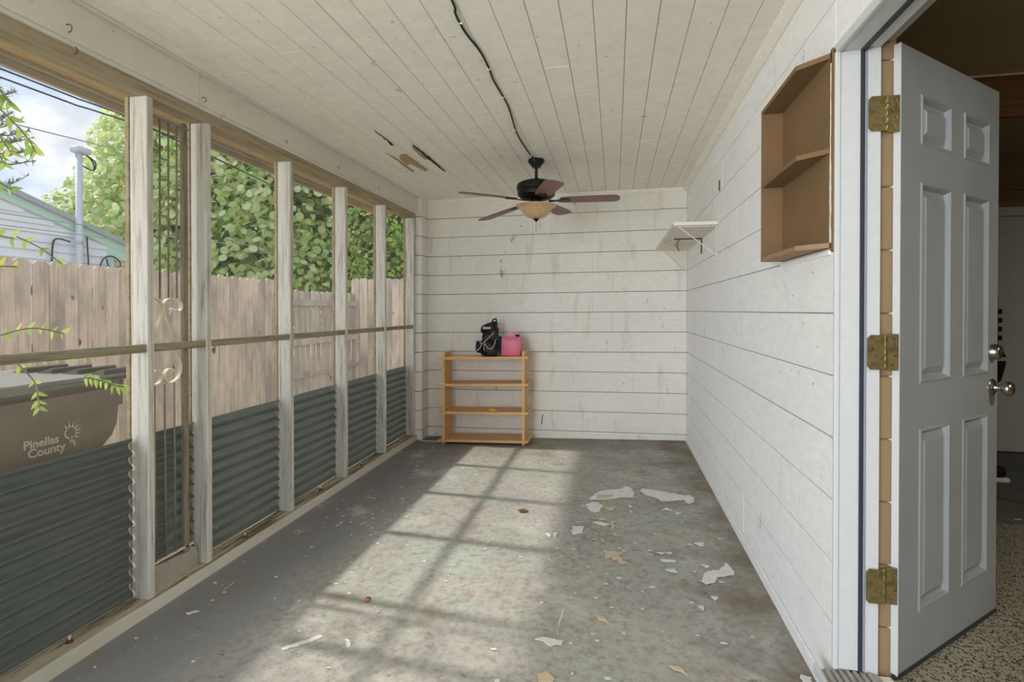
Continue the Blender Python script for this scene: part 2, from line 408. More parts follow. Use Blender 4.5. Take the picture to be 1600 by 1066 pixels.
def smoothpts(pts, k=4, closed=False):
    out = []; n = len(pts); V = [Vector(p) for p in pts]
    for i in range(n if closed else n - 1):
        p0, p1, p2, p3 = (V[(i + j) % n] if closed else V[max(0, min(n - 1, i + j))] for j in (-1, 0, 1, 2))
        for s in range(k):
            t = s / k
            out.append(.5 * ((2 * p1) + (p2 - p0) * t + (2 * p0 - 5 * p1 + 4 * p2 - p3) * t * t + (3 * p1 - p0 - 3 * p2 + p3) * t ** 3))
    if not closed: out.append(V[-1])
    return out
def roundbox(bm, x0, x1, y0, y1, z0, z1, r, seg=3, lump=0, seed=0):
    b2 = B(); box(b2, x0, x1, y0, y1, z0, z1)
    bmesh.ops.bevel(b2, geom=list(b2.edges), offset=r, segments=seg, affect='EDGES', profile=.5, clamp_overlap=True)
    if lump:
        bmesh.ops.subdivide_edges(b2, edges=list(b2.edges), cuts=2, use_grid_fill=True)
        for v in b2.verts: v.co += noise.noise_vector(v.co * 18 + Vector((seed, 0, 0))) * lump
    me = bpy.data.meshes.new('t'); b2.to_mesh(me); b2.free(); bm.from_mesh(me); bpy.data.meshes.remove(me); return bm

def ZT(x): return .0095 * (x - .7)                 # the house has sunk a little to the left
def FZ(x): return .028 * (x - .7)                  # and the slab falls outwards
def tilt(bm, f=ZT):
    for v in bm.verts: v.co.z += f(v.co.x)
    return bm

# ------------------------------------------------------------------ floor
XL, XR, YB, Y0 = -2.15, .70, 5.46, -1.6
b = B()
for i in range(2):
    pass
vs = [b.verts.new(p) for p in ((XL, Y0, FZ(XL)), (XR + .2, Y0, FZ(XR)), (XR + .2, YB + .15, FZ(XR)), (XL, YB + .15, FZ(XL)))]
vb = [b.verts.new((v.co.x, v.co.y, -.3)) for v in vs]
b.faces.new(vs); b.faces.new(vb[::-1])
for i in range(4): b.faces.new([vs[i], vb[i], vb[(i + 1) % 4], vs[(i + 1) % 4]])
bmesh.ops.recalc_face_normals(b, faces=b.faces)
floor = obj('floor', b, 'floor'); tag(floor, kind='structure')
def flat_patch(pts, zf, th=.0012, jag=.008, seed=0, k=4):
    n = len(pts); out = []
    for i in range(n):
        a, c = Vector(pts[i]), Vector(pts[(i + 1) % n]); L = (c - a).length; m = max(2, min(10, int(L / .012)))
        for s in range(m):
            p = a.lerp(c, s / m); q = noise.noise_vector(Vector((p.x * 40, p.y * 40, seed * 3.1))) * min(jag, L * .35 + .002)
            out.append((p.x + q.x, p.y + q.y))
    bm = B(); t = [bm.verts.new((x, y, zf(x) + th)) for x, y in out]; bo = [bm.verts.new((x, y, zf(x) - .0005)) for x, y in out]
    f = bm.faces.new(t)
    for i in range(len(t)): bm.faces.new([t[i], bo[i], bo[(i + 1) % len(t)], t[(i + 1) % len(t)]])
    bmesh.ops.triangulate(bm, faces=[f]); bmesh.ops.recalc_face_normals(bm, faces=bm.faces); return bm
FW = [[(-0.167,3.705),(-0.118,3.847),(-0.072,3.88),(0.013,3.918),(0.06,3.938),(0.08,3.999),(0.117,3.973),(0.141,3.847),(0.129,3.765),(0.021,3.739),(-0.033,3.707),(-0.157,3.68)],[(0.175,3.907),(0.21,3.954),(0.3,3.921),(0.387,3.874),(0.472,3.843),(0.542,3.811),(0.525,3.719),(0.489,3.673),(0.461,3.75),(0.388,3.716),(0.319,3.708),(0.28,3.768),(0.221,3.815)],[(-0.193,3.587),(-0.138,3.644),(-0.075,3.589),(-0.085,3.469),(-0.122,3.449),(-0.157,3.472)],[(-0.248,3.214),(-0.181,3.222),(-0.179,3.125),(-0.235,3.091)],[(-0.128,3.29),(-0.085,3.305),(-0.025,3.272),(-0.06,3.241)],[(0.236,2.852),(0.317,2.84),(0.308,2.817),(0.243,2.823)],[(0.248,2.732),(0.307,2.746),(0.305,2.705),(0.272,2.714)],[(0.301,3.549),(0.334,3.593),(0.365,3.534)],[(0.376,3.523),(0.415,3.505),(0.387,3.469)],[(0.094,3.608),(0.119,3.587),(0.097,3.56)],[(0.224,2.919),(0.266,2.925),(0.25,2.899)],[(-0.393,3.089),(-0.367,3.102),(-0.364,3.047),(-0.384,3.048)],[(-0.348,3.104),(-0.329,3.111),(-0.325,3.034),(-0.339,3.036)],[(0.434,3.069),(0.485,3.084),(0.479,3.025),(0.45,3.037)],[(0.436,2.813),(0.473,2.803),(0.45,2.779)],[(0.406,2.638),(0.445,2.741),(0.507,2.762),(0.558,2.848),(0.581,2.76),(0.567,2.72),(0.487,2.685),(0.473,2.636),(0.424,2.613)],[(-0.31,2.086),(-0.261,2.097),(-0.196,2.09),(-0.199,2.067),(-0.245,2.048)],[(0.357,2.416),(0.389,2.424),(0.373,2.389)],[(0.429,2.508),(0.459,2.501),(0.436,2.457)],[(0.644,2.018),(0.673,2.009),(0.672,1.983),(0.639,1.978)],[(-1.284,1.891),(-1.226,1.936),(-1.182,1.986),(-1.166,1.969),(-1.216,1.919),(-1.262,1.877)],[(-1.071,1.977),(-1.034,1.964),(-1.022,1.93),(-1.034,1.919)],[(-1.874,2.045),(-1.848,2.065),(-1.829,2.059),(-1.849,2.033)]]
FT = [[(-0.078,3.552),(0.012,3.55),(-0.022,3.488)],[(-0.046,2.892),(0.003,2.906),(0.051,2.889),(0.017,2.861),(0.063,2.777),(0.029,2.758),(0.01,2.829),(-0.045,2.83)],[(-0.017,3.324),(0.003,3.316),(-0.005,3.185),(-0.016,3.193)],[(-0.094,3.357),(-0.062,3.372),(-0.045,3.331),(-0.085,3.32)],[(0.162,2.903),(0.202,2.898),(0.194,2.876)],[(-0.116,3.791),(0.003,3.791),(-0.033,3.72),(-0.122,3.697)],[(-0.077,2.287),(-0.04,2.273),(-0.021,2.227),(-0.065,2.251)],[(-0.27,1.879),(-0.233,1.905),(-0.205,1.863),(-0.213,1.848),(-0.26,1.841)],[(0.196,1.997),(0.231,1.995),(0.261,1.96),(0.22,1.973)]]
for i, p in enumerate(FW): obj('paint_remnant', flat_patch(p, FZ, .0014, .012, i), 'flake', floor)
for i, p in enumerate(FT): obj('paint_remnant', flat_patch(p, FZ, .0018, .01, 50 + i), 'flake_tan', floor)
b = B(); rr = random.Random(3)
for i in range(260):
    u = rr.random()
    if u < .45: x, y = rr.gauss(.0, .3), rr.gauss(3.0, .7)
    elif u < .7: x, y = rr.uniform(-1.9, -1.3), rr.gauss(3.2, .5)
    else: x, y = rr.uniform(-1.95, .66), rr.uniform(1.6, 5.2)
    if not -1.97 < x < .67: continue
    s = rr.uniform(.003, .014); n = rr.randint(4, 6); a0 = rr.random() * 6
    vsn = [b.verts.new((x + s * rr.uniform(.4, 1.1) * math.cos(a0 + 6.283 * k / n) * 1.3, y + s * rr.uniform(.4, 1.1) * math.sin(a0 + 6.283 * k / n), FZ(x) + .0012)) for k in range(n)]
    b.faces.new(vsn)
tag(obj('paint_flecks', b, 'flake', floor), kind='stuff')

# ------------------------------------------------------------------ ceiling
ceil = root('ceiling', (0, 0, 2.49), kind='structure')
CZ = lambda x: 2.486 + ZT(x)
b = bx(XL, XR + .2, Y0, YB + .1, 2.502, 2.515); tilt(b); obj('backing', b, 'mortar_light', ceil)
x = .70; k = 0; P_ = .1308
edges = [.70]
while x - P_ > -2.02: x -= P_; edges.append(x)
edges.append(-2.02)
rc = random.Random(5)
for i, (x1, x0) in enumerate(zip(edges, edges[1:])):
    brk = rc.uniform(2.2, 4.8); g = .0013
    for (ya, yb_) in ((Y0, brk - .0008), (brk + .0008, YB)):
        b = bx(x0 + g, x1 - g, ya, yb_, 2.486 + rc.uniform(-.001, .001), 2.5, bev=.0016); tilt(b); obj('plank', b, 'ceiling', ceil)
b = B(); prism(b, [(.70, 2.486), (.655, 2.486), (.655, 2.475), (.69, 2.45), (.70, 2.45)], 'y', Y0, YB); obj('cove_strip', b, 'ceiling', ceil)
b = B(); prism(b, [(5.46, 2.486), (5.425, 2.486), (5.425, 2.478), (5.45, 2.455), (5.46, 2.455)], 'x', -1.975, .66); tilt(b); obj('cove_strip', b, 'ceiling', ceil)
b = bx(-2.02, -1.995, Y0, 5.27, 2.475, 2.486, bev=.003); tilt(b); obj('edge_strip', b, 'header', ceil)
CP = [[(-1.606,3.807),(-1.553,3.799),(-1.547,3.886),(-1.547,4.068),(-1.544,4.279),(-1.586,4.306),(-1.615,4.055),(-1.654,4.09),(-1.654,3.944)],[(-1.448,3.65),(-1.418,3.622),(-1.418,3.761),(-1.435,3.946),(-1.46,3.981),(-1.459,3.808)],[(-1.547,3.238),(-1.548,3.382),(-1.54,3.445),(-1.551,3.587),(-1.576,3.574),(-1.554,3.489),(-1.558,3.336)],[(-1.421,3.555),(-1.411,3.606),(-1.401,3.933),(-1.412,4.363),(-1.427,4.29),(-1.431,3.967)],[(-1.683,3.701),(-1.668,3.864),(-1.668,4.155),(-1.668,4.269),(-1.69,4.31),(-1.695,4.192),(-1.684,3.928)]]
for i, p in enumerate(CP):
    obj('bare_patch', flat_patch(p, lambda x: CZ(x) - .004, -.001, .012, 90 + i), ['bare_wood', 'bare_wood', 'crack', 'crack', 'bare_wood'][i], ceil)

# ------------------------------------------------------------------ block walls
JZ = [0.0] + [1.27 + .2032 * n for n in range(-6, 6)] + [2.60]
wb = root('wall_back', (-.6, 5.5, 0), kind='structure')
b = bx(-2.15, XR + .2, YB + .012, YB + .2, -.12, 2.6); obj('backing', b, 'mortar', wb)
rb = random.Random(11)
for z0, z1 in zip(JZ, JZ[1:]):
    if z0 == 0: z0 = -.1
    x0 = -1.975; first = True; off = rb.choice([.13, .33])
    xs = [x0]; xx = x0 + off
    xs.append(x0 + .4064 * rb.choice([2, 3, 4, 5]) + off); xs.append(.70)
    for xa, xb in zip(xs, xs[1:]):
        d = rb.uniform(-.0008, .0008)
        b = bx(xa + .0004, xb - .0004, YB + d, YB + .05, z0 + .0025, min(z1, 2.6) - .0025, bev=.0022); tilt(b); obj('block_course', b, 'wall_back', wb)
# pilaster in the far corner
pl = root('wall_pilaster', (-2.06, 5.36, 0), kind='structure')
obj('backing', bx(-2.13, -1.983, 5.278, YB, -.1, 2.6), 'mortar', pl)
for z0, z1 in zip(JZ, JZ[1:]):
    if z0 == 0: z0 = -.1
    b = bx(-2.15, -1.975, 5.27, YB + .05, z0 + .003, z1 - .003, bev=.004); tilt(b); obj('block', b, 'wall_back', pl)
wr = root('wall_right', (.8, 3.6, 0), kind='structure')
DY0, DY1 = 1.05, 1.88                                   # door opening
obj('backing', bx(.712, .831, 1.9, YB + .2, -.1, 2.6), 'mortar_light', wr)
obj('backing', bx(.712, .875, Y0, 1.0415, -.1, 2.6), 'mortar_light', wr)
obj('backing', bx(.712, .875, 1.02, 1.9, 2.14, 2.6), 'mortar_light', wr)
obj('door_step', bx(.70, .875, 1.02, 1.9, -.1, .10, bev=.003), 'wall_right', wr)
for ci, (z0, z1) in enumerate(zip(JZ, JZ[1:])):
    if z0 == 0: z0 = -.1
    g = .0022 if ci % 3 else .0014
    segs = [(Y0, 1.0415), (1.8885, YB)]
    if z0 > 2.05: segs = [(Y0, 1.8885), (1.8885, YB)]
    for ya, yb_ in segs:
        ys = [ya]; yy = ya + rb.choice([.17, .37])
        yy = ya + .4064 * rb.choice([3, 4, 5]) + rb.choice([0, .2])
        if yy < yb_ - .5: ys.append(yy)
        ys.append(yb_)
        for a, c in zip(ys, ys[1:]):
            zz = z0
            if z0 < 2.14 and z1 > 2.14 and a < 1.85 and c > 1.05: zz = 2.133
            if zz >= z1: continue
            d = rb.uniform(-.0006, .0006)
            b = bx(XR + d, XR + .05, a + .0003, c - .0003, zz + g, z1 - g, bev=.0016); obj('block_course', b, 'wall_right', wr)
obj('baseboard_right', bx(.688, .70, 1.9, YB, -.01, .045, bev=.003), 'wall_right').update_tag()
tag(bpy.data.objects['baseboard_right'], kind='structure')
bbk = bx(-1.975, .69, 5.45, 5.46, -.005, .045, bev=.003)
for v in bbk.verts: v.co.z += FZ(v.co.x)
tag(obj('baseboard_back', bbk, 'wall_back'), kind='structure')

# ------------------------------------------------------------------ left screened wall
wlft = root('wall_left', (-2.09, 2.0, -.06), kind='structure')
POST = [(-.14, 0), (.58, 0), (1.295, 0), (2.014, 0), (2.362, 0), (3.076, 0), (3.788, 0), (4.502, 0), (5.2, 0)]
ZS = -.017
obj('sill_plate', tilt(bx(-2.15, -2.03, Y0, 2.235, -.12, ZS, bev=.004), lambda x: 0), 'sill', wlft)
obj('sill_plate', bx(-2.15, -2.032, 2.238, 5.27, -.12, ZS, bev=.004), 'sill', wlft)
for i, (y, _) in enumerate(POST):
    zt = 2.235
    b = bx(-2.13, -2.04, y, y + .036, ZS, zt, bev=.003)
    if i == 4:
        for v in b.verts:
            if v.co.z < .1 and v.co.y < y + .01: v.co.y += 0
    obj('post', b, 'post', wlft)
    obj('batten', bx(-2.15, -2.131, y - .006, y + .042, ZS, zt, bev=.002), 'plate', wlft)
    if i < len(POST) - 1:
        y2 = POST[i + 1][0]
        obj('middle_rail', bx(-2.076, -2.044, y + .036, y2 + (.0 if i != 3 else -.001), 1.092, 1.128, bev=.003), 'rail', wlft)
        obj('insect_screen', bx(-2.1535, -2.1525, y + .0, y2 + .036, ZS, 2.30), 'screen', wlft)
obj('sill_edge', bx(-2.0335, -2.028, Y0, 5.268, -.10, ZS - .002, bev=.001), 'header', wlft)
obj('top_plate', bx(-2.14, -2.045, Y0, 5.27, 2.235, 2.292, bev=.003), 'plate', wlft)
obj('header_lip', bx(-2.046, -2.030, Y0, 5.27, 2.288, 2.305, bev=.002), 'header', wlft)
b = bx(-2.16, -2.02, Y0, 2.30, 2.304, 2.50, bev=.002); obj('header_board', b, 'header', wlft)
b = bx(-2.16, -2.02, 2.302, 5.27, 2.304, 2.50, bev=.002); obj('header_board', b, 'header', wlft)
# overhang outside
rf = root('roof', (0, 2, 2.6), kind='structure')
obj('soffit', bx(-2.78, -2.16, Y0, 6.2, 2.475, 2.49), 'soffit', rf)
obj('fascia', bx(-2.805, -2.78, Y0, 6.2, 2.415, 2.66, bev=.003), 'fascia', rf)
obj('soffit_strip', bx(-2.775, -2.755, Y0, 6.2, 2.455, 2.475, bev=.002), 'fascia', rf)
obj('roof_deck', bx(-2.85, 5.2, Y0, 6.2, 2.66, 2.72), 'shingle', rf)

# ------------------------------------------------------------------ corrugated panels
PL = ['long dark corrugated metal panel nearest the camera, below the brown bin', 'narrow corrugated metal panel behind the old barred gate',
      'corrugated metal panel in the first wide bay past the barred gate', 'corrugated metal panel in the second wide bay past the barred gate',
      'corrugated metal panel in the third wide bay past the barred gate', 'farthest corrugated metal panel, beside the white block pilaster']
def corr(y0, y1, x, z0=-.015, z1=.708, wl_=.063, amp=.0125):
    bm = B(); n = int((z1 - z0) / wl_ * 12); cols = []
    ym = (y0 + y1) / 2
    for yy in (y0, ym, y1):
        c = []
        for i in range(n + 1):
            z = z0 + (z1 - z0) * i / n; w_ = math.sin(2 * math.pi * z / wl_ + .6 + .5 * math.sin(2 * math.pi * z / wl_)); c.append(bm.verts.new((x + amp * math.copysign(abs(w_) ** .7, w_), yy, z)))
        cols.append(c)
    for a, c in zip(cols, cols[1:]):
        for i in range(n): bm.faces.new([a[i], a[i + 1], c[i + 1], c[i]])
    r = bmesh.ops.solidify(bm, geom=list(bm.faces), thickness=.0015)
    return bm
pi = 0
for i in range(len(POST) - 1):
    ya, yb_ = POST[i][0] + .04, POST[i + 1][0] - (.009 if i != 3 else .003)
    
    if i < 1: continue
    if i == 1: lab = 'corrugated metal panel beside the camera, out past the left edge'
    else: lab = PL[i - 2]
    if i == 1: continue
    x = -2.124
    o = obj('corrugated_panel', corr(ya, yb_, x), 'corrugated', smooth=60)
    tag(o, lab, 'metal panel', 'corrugated panels between the posts')

# ------------------------------------------------------------------ old barred gate between the first two posts in view
gt = root('barred_gate', (-2.1, 2.2, ZS), 'old gate with thin iron bars, cream scrolls and grey kick board', 'gate')
X = -2.098
obj('stile', bx(X - .014, X + .008, 2.272, 2.302, .075, 2.205, bev=.003), 'gatewood', gt)
obj('stile', bx(X - .01, X + .01, 2.052, 2.072, .075, 2.205, bev=.003), 'gatewood', gt)
obj('top_rail', bx(X - .01, X + .01, 2.052, 2.31, 2.176, 2.186, bev=.002), 'bar', gt)
obj('bottom_rail', bx(X - .008, X + .008, 2.06, 2.33, .098, .106, bev=.001), 'iron', gt)
kb = B(); prism(kb, [(2.052, ZS), (2.345, ZS), (2.352, .03), (2.335, .075), (2.30, .10), (2.295, .075), (2.052, .098)], 'x', X - .011, X + .014); obj('kick_board', kb, 'kick', gt)
for y in (2.092, 2.139, 2.188, 2.237): obj('bar', tube(B(), [(X, y, 1.325), (X, y + .004, 2.18)], .0042, 8), 'bar', gt, smooth=True)
for y in (2.11, 2.166, 2.222): obj('bar', tube(B(), [(X, y, .10), (X, y - .004, .93)], .0042, 8), 'bar', gt, smooth=True)
zo = [(190,380),(215,390),(232,360),(220,320),(185,300),(140,302),(112,330),(105,370),(115,430),(140,500),(165,600),(190,700),(220,770),(222,830),(200,880),(155,903),(120,885),(112,840),(130,808),(160,805),(168,825)]
def s2w(a, b_):    # ornament drawing units to metres on the gate plane
    return (2.142 + (a - 107) * .00086, 1.335 - (b_ - 300) * .000665)
pa = smoothpts([s2w(*p) for p in zo], 4)
ribbon(bm0 := B(), [(p[0], p[1]) for p in pa], X + .013, .018, .006); obj('scroll', bm0, 'iron', gt, smooth=40)
ribbon(bm0 := B(), [(2 * 2.140 - p[0], p[1]) for p in pa], X + .009, .018, .006); obj('scroll', bm0, 'iron', gt, smooth=40)
obj('leaf_ornament', prism(B(), [(2.182, 1.285), (2.195, 1.293), (2.21, 1.287), (2.196, 1.281), (2.184, 1.262), (2.188, 1.279)], 'x', X + .006, X + .014), 'iron', gt)

# ------------------------------------------------------------------ anchor bolts, hooks on header
BL = ['rusty anchor bolt with white cap on the sill, nearest the camera', 'white capped bolt on the sill just past the barred gate', 'small bolt on the sill in the second bay past the gate', 'tiny bolt on the sill in the third bay past the gate']
for (x, y), lab in zip([(-2.088, 1.70), (-2.07, 2.68), (-2.085, 3.495), (-2.075, 4.114)], BL):
    r_ = root('anchor_bolt', (x, y, ZS), lab, 'bolt', 'anchor bolts along the sill')
    obj('washer', lathe(B(), [(0, 0), (.014, 0), (.014, .003), (0, .003)], 16, (x, y, ZS)), 'rust', r_)
    obj('nut', lathe(B(), [(0, .003), (.009, .003), (.009, .012), (0, .012)], 6, (x, y, ZS)), 'rust', r_)
    obj('shank', lathe(B(), [(.0, .012), (.005, .012), (.005, .026), (0, .028)], 10, (x, y, ZS)), 'staple', r_)
HL = ['small rusty hook near the top left, screwed into the header board', 'square bent hook below the rusty one on the header timber', 'small hook on the header above the barred gate', 'tiny hook on the header above the first wide bay past the gate', 'tiny hook on the header above the second wide bay past the gate', 'tiny hook on the header above the third wide bay past the gate']
for (y, z, s), lab in zip([(1.647, 2.335, 1.3), (1.69, 2.275, 1.2), (2.32, 2.33, 1), (2.994, 2.33, .8), (3.631, 2.335, .8), (4.311, 2.34, .8)], HL):
    xx = -2.02 if z > 2.3 else -2.045
    p = [(xx, y, z + .012 * s), (xx + .012 * s, y, z + .012 * s), (xx + .02 * s, y, z + .004 * s), (xx + .018 * s, y, z - .008 * s), (xx + .008 * s, y, z - .01 * s)]
    tag(obj('screw_hook', tube(B(), smoothpts(p, 3), .0018, 6), 'rust', smooth=True), lab, 'hook', 'hooks along the header')

# ------------------------------------------------------------------ wall cabinet
cb = root('wall_cabinet', (.66, 2.15, 1.48), 'brown open wall cabinet with two bays and clipped corner', 'cabinet')
def cplan(bm, z0, z1, ins=0, x_=.699):
    return prism(bm, [(x_, 2.42 - ins), (.611 + ins, 2.42 - ins), (.613 + ins, 1.99), (x_, 1.905 + ins)], 'z', z0, z1)
def flat_strip():
    rr_ = random.Random(4); L1 = []; R1 = []
    for q in range(34):
        z = 1.50 + q * .0177; L1.append((1.8995 + rr_.uniform(-.002, .0015) - .003 * (z < 1.75), z)); R1.append((1.904 + rr_.uniform(-.001, .002) + .004 * (z < 1.78), z))
    return prism(B(), L1 + R1[::-1], 'x', .6905, .6925)
obj('back_panel', bx(.692, .6995, 1.90, 2.42, 1.485, 2.122), 'cabinet', cb)
obj('side_panel', bx(.611, .699, 2.405, 2.42, 1.485, 2.122, bev=.001), 'cabinet', cb)
obj('top_panel', cplan(B(), 2.105, 2.122), 'cabinet', cb)
obj('shelf', cplan(B(), 1.795, 1.812, .001), 'cabinet', cb)
obj('bottom_panel', cplan(B(), 1.485, 1.502), 'cabinet_lit', cb, label='brown bottom board, light on its underside put into the colour')
obj('edge_strip', bx(.692, .6995, 1.889, 1.907, 1.475, 2.13, bev=.001), 'cabinet', cb)
obj('scraped_edge', flat_strip(), 'scraped', cb, label='scraped white edge')
b = bx(.690, .6995, 1.91, 2.43, 1.462, 1.478, bev=.002)
obj('bottom_batten', b, 'wall_right', cb)

# ------------------------------------------------------------------ corner shelf with brackets
cs = root('corner_shelf', (.55, 4.6, 1.87), 'stained white corner shelf on thin wire brackets', 'shelf')
obj('board', bx(.402, .698, 3.84, 5.455, 1.868, 1.893, bev=.003), 'shelfwhite', cs)
b = B(); tube(b, [(.44, 3.875, 1.864), (.693, 3.875, 1.66)], .004, 6); tube(b, [(.693, 3.875, 1.866), (.693, 3.875, 1.655)], .004, 6); tube(b, [(.42, 3.875, 1.864), (.695, 3.875, 1.864)], .004, 6)
obj('wire_bracket', b, 'bracket', cs)
obj('gusset', prism(B(), [(.48, 1.867), (.697, 1.867), (.697, 1.665), (.685, 1.665)], 'y', 5.425, 5.455), 'header', cs)
b = B(); box(b, .48, .69, 4.53, 4.545, 1.858, 1.867, .001); box(b, .69, .697, 4.53, 4.55, 1.74, 1.866, .001)
tube(b, smoothpts([(.52, 4.53, 1.858), (.50, 4.52, 1.82), (.505, 4.52, 1.79), (.52, 4.52, 1.765)], 3), .004, 6)
obj('rusty_bracket', b, 'rust', cs, label='rusty bracket with hook')

# small marks fixed on the walls
tag(obj('knot_hole_plate', bx(.6945, .7, 3.79, 3.82, 2.09, 2.16, bev=.002), 'rust'), 'small rusty strip on right wall above the corner shelf', 'fitting')

# ------------------------------------------------------------------ door frame
df = root('trim_1', (.76, 1.88, .1), kind='structure')
def side(y0, s):    # s=-1: far jamb (face looks to -y); s=+1 near jamb
    def yy(a, c): return (min(y0 + a * -s, y0 + c * -s), max(y0 + a * -s, y0 + c * -s))
    obj('casing', bx(.696, .712, *yy(-.006, .0085), .118, 2.125, bev=.003), 'whitetrim', df)
    obj('jamb', bx(.705, .778, *yy(0, .02), .118, 2.112, bev=.002), 'whitetrim', df)
    obj('weatherstrip', bx(.770, .783, *yy(-.004, .006), .12, 2.11, bev=.002), 'rubber', df)
    obj('weatherstrip_edge', bx(.783, .789, *yy(-.003, .006), .12, 2.11, bev=.001), 'jambgap', df)
    obj('jamb', bx(.789, .832, *yy(.004, .024), .105, 2.118, bev=.002), 'whitetrim', df)
side(DY1, -1); side(DY0, 1)
obj('casing', bx(.696, .712, DY0 - .0085, DY1 + .0085, 2.106, 2.1355, bev=.003), 'whitetrim', df)
obj('head_jamb', bx(.705, .778, DY0 - .02, DY1 + .02, 2.112, 2.14, bev=.002), 'whitetrim', df)
obj('weatherstrip', bx(.770, .784, DY0, DY1, 2.104, 2.113, bev=.001), 'rubber', df)
obj('head_jamb', bx(.786, .832, DY0 - .02, DY1 + .02, 2.118, 2.14, bev=.002), 'whitetrim', df)
b = B()
box(b, .655, .83, DY0, DY1, .10, .112)
for q in range(7): box(b, .67 + q * .021, .682 + q * .021, DY0, DY1, .112, .118)
obj('threshold', b, 'threshold', df)
obj('threshold_edge', bx(.645, .658, DY0 - .02, DY1 + .02, .085, .12, bev=.003), 'whitetrim', df)

# ------------------------------------------------------------------ door leaf
DA = R(41)
dr = root('door_1', (.89, 1.893, .10), kind='structure', rz=DA)
tag(dr, 'white six-panel door, face greyed for shade, standing open past the frame', None)
DW, ZB, ZT_ = .77, .008, 2.03
cols_ = [(.135, .36), (.46, .68)]; rows_ = [(.175, .787), (.937, 1.605), (1.727, 1.895)]
b = B()
def rect(bm, x0, x1, z0, z1, y):
    return bm.faces.new([bm.verts.new(p) for p in ((x0, y, z0), (x1, y, z0), (x1, y, z1), (x0, y, z1))])
xs = [0, .135, .36, .46, .68, DW]; zs = [ZB, .175, .787, .937, 1.605, 1.727, 1.895, ZT_]
for y in (0, .045):
    for i in range(5):
        for j in range(7):
            if i in (1, 3) and j in (1, 3, 5): continue
            rect(b, xs[i], xs[i + 1], zs[j], zs[j + 1], y)
for (x0, x1, z0, z1) in ((0, DW, ZB, ZB), (0, DW, ZT_, ZT_)):
    b.faces.new([b.verts.new(p) for p in ((0, 0, z0), (DW, 0, z0), (DW, .045, z0), (0, .045, z0))])
for x in (0, DW): b.faces.new([b.verts.new(p) for p in ((x, 0, ZB), (x, .045, ZB), (x, .045, ZT_), (x, 0, ZT_))])
bmesh.ops.remove_doubles(b, verts=b.verts, dist=1e-5); bmesh.ops.recalc_face_normals(b, faces=b.faces)
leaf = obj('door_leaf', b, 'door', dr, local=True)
for (x0, x1) in cols_:
    for (z0, z1) in rows_:
        b = B()
        for y0_, sg in ((0, 1), (.045, -1)):
            rings = []
            for ins, dep in ((0, 0), (.004, -.003), (.009, -.004), (.014, .003), (.02, .014), (.026, .015), (.050, .002), (.052, .002)):
                y = y0_ + sg * dep
                rings.append([b.verts.new(p) for p in ((x0 + ins, y, z0 + ins), (x1 - ins, y, z0 + ins), (x1 - ins, y, z1 - ins), (x0 + ins, y, z1 - ins))])
            for a, c in zip(rings, rings[1:]):
                for i in range(4): j = (i + 1) % 4; b.faces.new([a[i], a[j], c[j], c[i]])
            b.faces.new(rings[-1])
        bmesh.ops.recalc_face_normals(b, faces=b.faces)
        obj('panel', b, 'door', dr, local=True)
obj('edge_strip', bx(-.001, .004, -.0015, .004, ZB, ZT_), 'whitetrim', dr, local=True)
obj('hinge_edge', bx(-.0015, -.0003, .003, .044, ZB + .002, ZT_ - .002), 'whitetrim', dr, local=True, label='white hinge edge')
obj('door_sweep', bx(.0, DW, -.003, .048, -.004, .012, bev=.002), 'rubber', dr, local=True)
# knob and deadbolt, turned about the door's thickness axis
RY = Matrix.Rotation(R(90), 4, 'X')       # lathe z -> -y
def lock(x, z, prof, name, seg=32):
    o_ = obj(name, lathe(B(), prof, seg, (x, 0, z), RY), 'nickel', dr, local=True, smooth=35)
    return o_
KX = .715
kn = lock(KX, .883, [(0, 0), (.033, 0), (.033, .003), (.027, .009), (.014, .012), (.011, .024), (.0115, .03), (.018, .034), (.025, .04), (.0275, .048), (.0265, .057), (.021, .064), (.012, .067), (0, .068)], 'doorknob')
db = lock(KX, 1.02, [(0, 0), (.031, 0), (.030, .008), (.026, .026), (.024, .028), (.0, .0285)], 'deadbolt')
obj('keyway', bx(KX - .001, KX + .001, -.0295, -.028, 1.013, 1.027), 'black', db, local=True)
